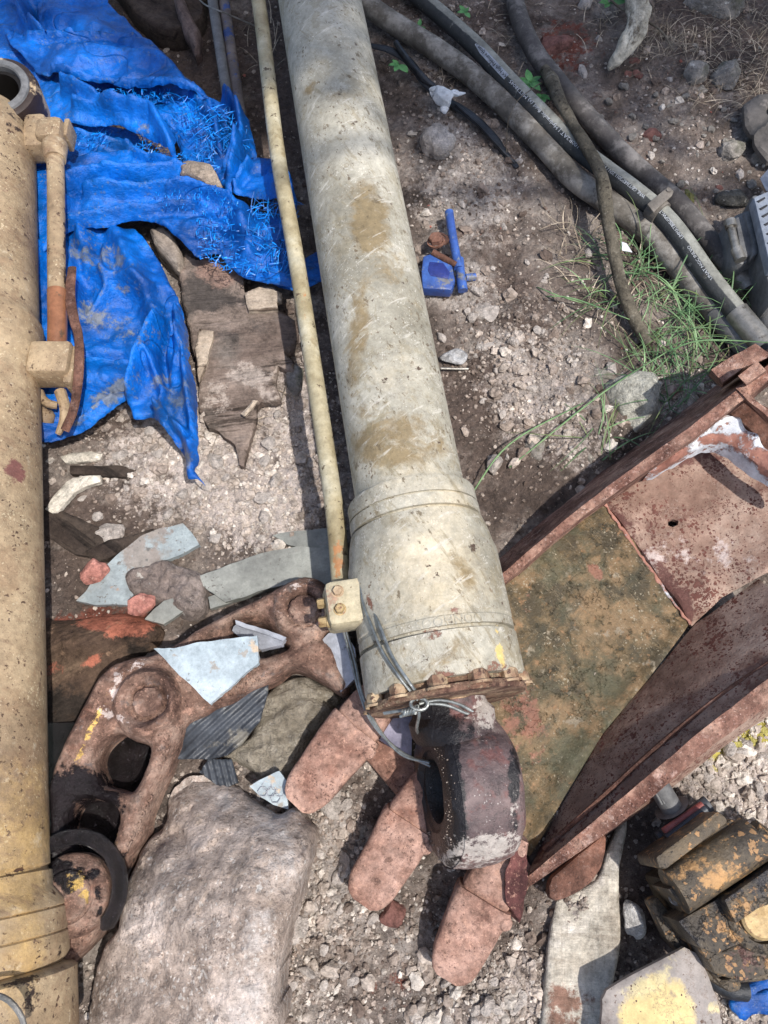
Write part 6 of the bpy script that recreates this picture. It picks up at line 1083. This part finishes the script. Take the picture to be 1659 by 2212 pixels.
# ---------------------------------------------------------------- single stones
RK = [('round_stone', 943, 309, .044, .050, .05, stone('pale_round_stone', c8(190, 178, 166), c8(216, 206, 196)), 'large rounded pale stone beside the cream cylinder', 21, 4, .07),
 ('upright_stone', 1568, 165, .036, .046, .04, M_rockgrey, 'upright pale grey stone among the dry straw at the upper right', 22, 8, .04),
 ('slanted_stone', 1505, 165, .034, .038, .03, M_rockgrey, 'grey stone left of the upright pale stone at the upper right', 23, 8, .03),
 ('top_stone', 1265, 8, .022, .020, .018, M_rockpale, 'small grey stone at the top edge right of the dark hose', 24, 8, .02),
 ('dark_boulder', 1540, 5, .10, .06, .06, M_rockgrey, 'dark flat boulder at the top right edge', 25, 9, .04),
 ('pebble_stone', 1292, 87, .012, .013, .011, M_rockpale, 'small buff stone left of the bleached root', 26, 7, .015),
 ('pebble_stone', 1446, 178, .013, .013, .011, M_rockpale, 'small round white stone above the reddish soil patch', 27, 4, .015),
 ('flake_stone', 1258, 155, .014, .026, .008, M_rockpale, 'pale flat stone flake between dark hose and brick bits', 28, 9, .015),
 ('wedge_stone', 1578, 330, .034, .032, .03, M_rockgrey, 'pale wedge stone left of the brown bracket', 29, 9, .03),
 ('wedge_stone', 1645, 335, .022, .034, .03, M_rockgrey, 'jagged grey stone right under the brown bracket', 30, 9, .03),
 ('oval_stone', 1595, 380, .011, .018, .012, M_rockpale, 'smooth oval pale stone above the grey casting', 31, 2, .02),
 ('dark_stone', 1587, 430, .042, .028, .03, stone('dark_grey_stone', c8(72, 70, 66), c8(100, 98, 92)), 'dark angular stone touching the grey casting', 32, 9, .035),
 ('mossy_stone', 1485, 430, .018, .026, .018, stone('moss_yellow_stone', c8(110, 110, 60), c8(150, 146, 84)), 'yellowish mossy stone next to the hose clip', 33, 6, .02),
 ('flake_stone', 1405, 338, .010, .020, .012, M_rockpale, 'thin upright grey flake right of the dark hose', 34, 8, .02),
 ('grass_stone', 1365, 885, .060, .095, .06, stone('grass_grey_stone', c8(180, 178, 164), c8(208, 206, 192)), 'large pale grey stone in the grass beside the bucket side plate', 35, 6, .02),
 ('grass_stone', 1300, 815, .032, .026, .025, M_rockgrey, 'dark grey stone just above the large pale grass stone', 36, 8, .03),
 ('red_stone', 1450, 850, .026, .030, .025, stone('pinkish_stone', c8(150, 112, 104), c8(176, 150, 142)), 'pinkish stone half hidden in grass against the bucket plate', 37, 6, .02),
 ('lump_stone', 1210, 925, .030, .030, .02, M_rockpale, 'flat pale stone with a sharp lower point in the grey soil', 38, 9, .02),
 ('lump_stone', 1252, 900, .024, .024, .02, M_rockpale, 'rounded pale stone right of the pointed flat stone', 39, 6, .02),
 ('lump_stone', 1157, 965, .020, .034, .025, M_rockgrey, 'upright oval grey stone above the shadow-darkened soil', 40, 5, .025),
 ('lump_stone', 1065, 1005, .018, .026, .02, M_rockpale, 'small pointed buff stone between cylinder and oval stone', 41, 8, .02),
 ('lump_stone', 1280, 1005, .018, .026, .02, M_rockgrey, 'grey stone tucked against the dark side of the bucket plate', 42, 8, .02),
 ('clod', 1050, 680, .030, .030, .02, M_rockpale, 'pale plaster clod above the crumbly mound', 43, 9, .02),
 ('clod', 1058, 745, .034, .024, .018, M_rockpale, 'second pale plaster clod just below the first one', 44, 9, .02),
 ('clod', 1035, 770, .014, .018, .014, M_rockpale, 'small plaster clod beside the cylinder near the nail', 45, 9, .015),
 ('plaster_slab', 1045, 510, .036, .040, .018, M_rockpale, 'flat crumbly plaster piece right of the blue catch', 46, 8, .02),
 ('plaster_slab', 240, 1150, .034, .026, .012, M_rockpale, 'flat pale plaster piece on the dark plank', 47, 8, .03),
 ('plaster_slab', 265, 985, .020, .016, .012, M_rockpale, 'small pale plaster flake on the dark wooden stick', 48, 8, .03),
 ('white_stone', 1640, 1748, .026, .026, .02, stone('white_quartz', c8(196, 196, 194), c8(226, 226, 224)), 'white stone above the ribs of the valve block', 49, 8, .02),
 ('lump_stone', 715, 1735, .034, .03, .02, M_rockpale, 'broken grey stone between the first two bucket teeth', 50, 9, .02),
 ('lump_stone', 640, 2005, .024, .026, .02, M_rockpale, 'pale stone touching the right side of the boulder', 51, 8, .015),
 ('lump_stone', 1085, 2160, .016, .022, .018, M_rockpale, 'oval grey stone under the third bucket tooth', 52, 6, .01),
 ('lump_stone', 1110, 2110, .014, .014, .012, M_rockpale, 'small white stone left of the webbing strap', 53, 7, .01)]
for (nm, u, v, a, b, c, m, lab, sd_, cuts, z) in RK:
    solo(nm, rock(P(u, v, z * .5), (a, b, c), sd_, 4, .3, cuts, rz=sd_ * .7 % .6 - .3, fine=.05), m, lab, 'stone', ang=0)
BR = [(1372, 135, .018, 'red brick bit closest to the tip of the bleached root'), (1358, 160, .015, 'left brick bit under the bleached root'), (1378, 162, .017, 'right brick bit under the bleached root'), (1412, 292, .022, 'flat brick strip half buried in the brown soil'), (850, 1972, .024, 'flat brick triangle below the second bucket tooth'), (778, 1968, .009, 'tiny brick bit left of the brick triangle'), (656, 2062, .008, 'tiny red brick bit right of the boulder'), (995, 2170, .009, 'tiny brick bit left of the third tooth tip'), (1200, 95, .045, 'flat maroon tile fragment between dark hose and root'), (1552, 405, .012, 'small red brick bit above the dark angular stone')]
for k, (u, v, s, lab) in enumerate(BR): solo('brick_bit', rock(P(u, v, .008), (s * 1.1, s * .9, s * .5), 60 + k, 3, .3, 9, rz=k * .8), M_brickdull, lab, 'brick piece', ang=30)
solo('nail', tube([P(952, 796, .015), P(985, 797, .016), P(1012, 797, .016)], .0028, 8, .01), M_steel, 'short straight nail in the soil right of the cream cylinder', 'nail')
rgp = np.random.RandomState(5)
solo('cellophane_scrap', cat_([patch([(950, 770, .02), (985, 752, .02), (1010, 765, .02), (1000, 785, .02), (970, 782, .02)], step=.004, er=.002, noise=[(.006, 60)], skirt=.001)]), mat('crinkled_cellophane', (20, [c8(110, 108, 106), c8(170, 170, 170)]), rough=.2, bumps=((60, .006),), spec=.7), 'crinkled cellophane scrap beside the cylinder above the nail', 'plastic scrap', ang=0)
# ---------------------------------------------------------------- plants
def leaf(c, a, L, w_, tilt):
    t = np.linspace(0, 1, 9); wd = w_ * np.sin(np.pi * t ** .8) ** .9; d = np.array([math.cos(a), math.sin(a), 0]); s = np.array([-math.sin(a), math.cos(a), 0])
    mid = c + np.outer(t * L, d) + np.outer(L * (tilt * t - .5 * t * t * abs(tilt)), [0, 0, 1]); V = np.concatenate([mid - wd[:, None] * s + [0, 0, .002], mid, mid + wd[:, None] * s + [0, 0, .002]]); n = 9
    F = [[i, i + 1, n + i + 1, n + i] for i in range(n - 1)] + [[n + i, n + i + 1, 2 * n + i + 1, 2 * n + i] for i in range(n - 1)]
    return V, np.array(F)
PL = [(862, 140, [(200, .03), (150, .022), (-60, .045), (250, .035)], 'small weed with pointed leaves beside the cream cylinder, left of the brown hose'), (1145, 178, [(100, .04), (160, .034), (30, .034), (-110, .035), (-60, .045), (200, .03), (-20, .03)], 'leafy green weed between the printed hose and the dark hose'), (1315, 8, [(0, .055), (190, .03), (-120, .03), (150, .03)], 'broad leaved weed at the top edge beside the root'), (1005, 28, [(-70, .03), (60, .02), (200, .025), (120, .03)], 'tiny weed at the top between the two upper hoses'), (905, 60, [(180, .02), (80, .024), (-30, .02)], 'small dull weed above the brown hose'), (1170, 205, [(-90, .04), (-50, .03), (-140, .03)], 'second leafy weed just below the one between the hoses')]
for k, (u, v, LL, lab) in enumerate(PL):
    c = P(u, v, .05); th_ = thing('weed', lab, 'weed', P(u, v, 0)); rgk = np.random.RandomState(k)
    part('stem', tube([P(u, v, 0) + [.004, -.01, 0], c], .0014, 6, .01), M_leaf, th_, attrs=dict(rnd=np.full(0, 0)) if 0 else None)
    for a, L in LL:
        VF = leaf(c, math.radians(a), L, L * .24, rgk.uniform(.1, .5)); part('leaf', VF, M_leaf, th_, attrs=dict(rnd=np.full(len(VF[0]), rgk.uniform(.2, 1))), ang=0)
def blades(L, n, seed, lmin, lmax, wmin, wmax, spread, dry):
    rg = np.random.RandomState(seed); out = []; R = []; D = []
    for (u, v, r, wgt, adir) in L:
        for _ in range(int(n * wgt)):
            c = P(u + rg.normal() * r, v + rg.normal() * r * .8, 0); l = rg.uniform(lmin, lmax); a = math.radians(adir + rg.normal() * spread); e = rg.uniform(.05, 1.1)
            t = np.linspace(0, 1, 8); d = np.array([math.cos(a), math.sin(a), 0]); s = np.array([-math.sin(a), math.cos(a), 0]); k = rg.uniform(-.5, .5)
            h = l * (e * t - .9 * e * t ** 2.2) + .006 + rg.uniform(0, .03) * (1 if not dry else .3); mid = c + np.outer(l * t, d) + np.outer(k * l * t * t, s); mid[:, 2] += h; w_ = rg.uniform(wmin, wmax) * (1 - t ** 2 * .9)
            V = np.concatenate([mid - w_[:, None] * s, mid + w_[:, None] * s]); F = np.array([[i, i + 1, 8 + i + 1, 8 + i] for i in range(7)]); out.append((V, F)); R.append(np.full(16, rg.uniform())); D.append(np.full(16, 1. if dry else rg.uniform(0, .7)))
    V, F = cat_(out); return (V, F), np.concatenate(R), np.concatenate(D)
G = [(1450, 640, 55, 1.1, 20), (1400, 600, 45, .7, 160), (1350, 560, 40, .5, 100), (1500, 700, 45, 1., 60), (1430, 740, 50, 1., -20), (1490, 790, 30, .9, 100), (1400, 850, 26, .9, 80), (1285, 950, 10, .45, 110), (1300, 640, 30, .35, 200), (1540, 620, 30, .4, 0), (1440, 880, 20, .7, 100), (1300, 1000, 12, .3, 100)]
VF, R, D = blades(G, 38, 3, .05, .20, .0007, .0019, 75, False)
extra = [tube([P(*p) for p in L_], [.0016, .002, .0012], 6, .02, squash=.4) for L_ in ([(1180, 640, .03), (1240, 645, .05), (1360, 690, .06)], [(1100, 1010, .02), (1300, 850, .07), (1440, 760, .10)], [(1440, 760, .10), (1520, 735, .12), (1700, 742, .12)], [(1010, 1080, .02), (1100, 960, .06), (1260, 870, .05)], [(1160, 620, .02), (1210, 640, .04), (1260, 655, .02)])]
ex = cat_(extra); VF = cat_([VF, ex]); R = np.r_[R, np.full(len(ex[0]), .6)]; D = np.r_[D, np.full(len(ex[0]), .2)]
solo('grass', VF, M_grass, kind='stuff', attrs=dict(rnd=R, dry=D), ang=0, off=np.zeros(3))
G2 = [(1500, 120, 60, 2.2, 0), (1600, 90, 60, 2., 60), (1560, 200, 50, 1., 0), (1440, 100, 40, 1.6, 100), (1640, 200, 50, 1., 30), (1060, 60, 60, .8, 30), (1280, 560, 45, .9, 100), (1240, 500, 30, .5, 80), (1480, 640, 60, .8, 30), (1330, 680, 50, .9, 90), (960, 160, 30, .5, 0), (560, 100, 40, .4, 60), (540, 880, 40, .3, 40), (1350, 60, 50, .8, 90), (1600, 20, 80, 1.4, 20), (140, 560, 60, .0, 0), (450, 930, 40, .3, 90), (150, 900, 20, .4, 20)]
VF, R, D = blades(G2, 60, 8, .02, .11, .0005, .0013, 80, True)
solo('dry_straw', VF, M_dry, kind='stuff', attrs=dict(rnd=R), ang=0, off=np.zeros(3))
solo('straw_loop', cat_([tube([P(*p) for p in [(1095, 345, .02), (1094, 300, .04), (1100, 255, .07), (1120, 215, .09), (1150, 192, .09), (1175, 173, .07)]], .0012, 6, .01)]), M_dry, 'single arching straw crossing over the brown and printed hoses', 'straw')
solo('twig', cat_([tube([P(*p) for p in L_], [.0022, .003, .003, .002], 8, .02, rough=.2) for L_ in ([(1300, -40, .05), (1330, 10, .06), (1420, 60, .07), (1455, 110, .05)],)]), M_dry, 'thin pale twig slanting down right of the bleached root', 'twig')
solo('thin_wire', tube([P(*p) for p in [(415, -20, .11), (440, 8, .12), (470, 22, .12), (500, 34, .10), (560, 60, .06)]], .002, 6, .01), M_steel, 'thin pale wire crossing the steel bars at the top left', 'wire')

# ---------------------------------------------------------------- unseen tree, added so its crown shades the far part of the ground
tr = thing('added_shade_tree', 'unseen broad leafy tree added to shade the far ground', 'tree', (4.6, .8, 0))
part('trunk', tube([(4.6, .8, -.1), (4.5, .9, 1.5), (4.2, .9, 3.0), (3.6, .8, 4.0), (2.8, .7, 4.5)], [.16, .13, .11, .08, .04], 16, .1, rough=.1), M_bark, tr)
for q in ([(4.2, .9, 3.0), (3.2, .2, 4.0), (2.0, .1, 4.5), (1.2, .0, 4.5)], [(3.6, .8, 4.0), (2.6, 1.5, 4.5), (1.6, 1.9, 4.6)], [(2.8, .7, 4.5), (1.8, .9, 4.6), (.6, .6, 4.6)]): part('limb', tube(q, [.07, .05, .03, .015][:len(q)], 10, .1, rough=.1), M_bark, tr)
rg = np.random.RandomState(77); n = 15000; C = np.c_[rg.uniform(.1, 3.4, n), rg.uniform(-.6, 1.25, n), rg.uniform(4.1, 4.9, n)]
edge = C[:, 1] - (.15 + .10 * np.sin(C[:, 0] * 3.1) + .10 * fbm(C * [1, 1, 0], 1.6, 5, 2) - .10 * (C[:, 0] - 1.4)); dens = smooth01(edge / .9); gap = smooth01((fbm(C, 1.1, 9, 2) + .75) / .5); C = C[rg.uniform(0, 1, n) < dens * gap]
n = len(C); a = rg.uniform(0, 6.28, n); L = rg.uniform(.035, .075, n); d = np.c_[np.cos(a), np.sin(a), rg.uniform(-.4, .4, n)]; s = np.c_[-np.sin(a), np.cos(a), rg.uniform(-.4, .4, n)]
V = np.stack([C - d * L[:, None], C - s * L[:, None] * .5, C + d * L[:, None], C + s * L[:, None] * .5], 1).reshape(-1, 3); F = np.arange(4 * n).reshape(-1, 4)
part('crown', (V, F), M_treeleaf, tr, ang=0)
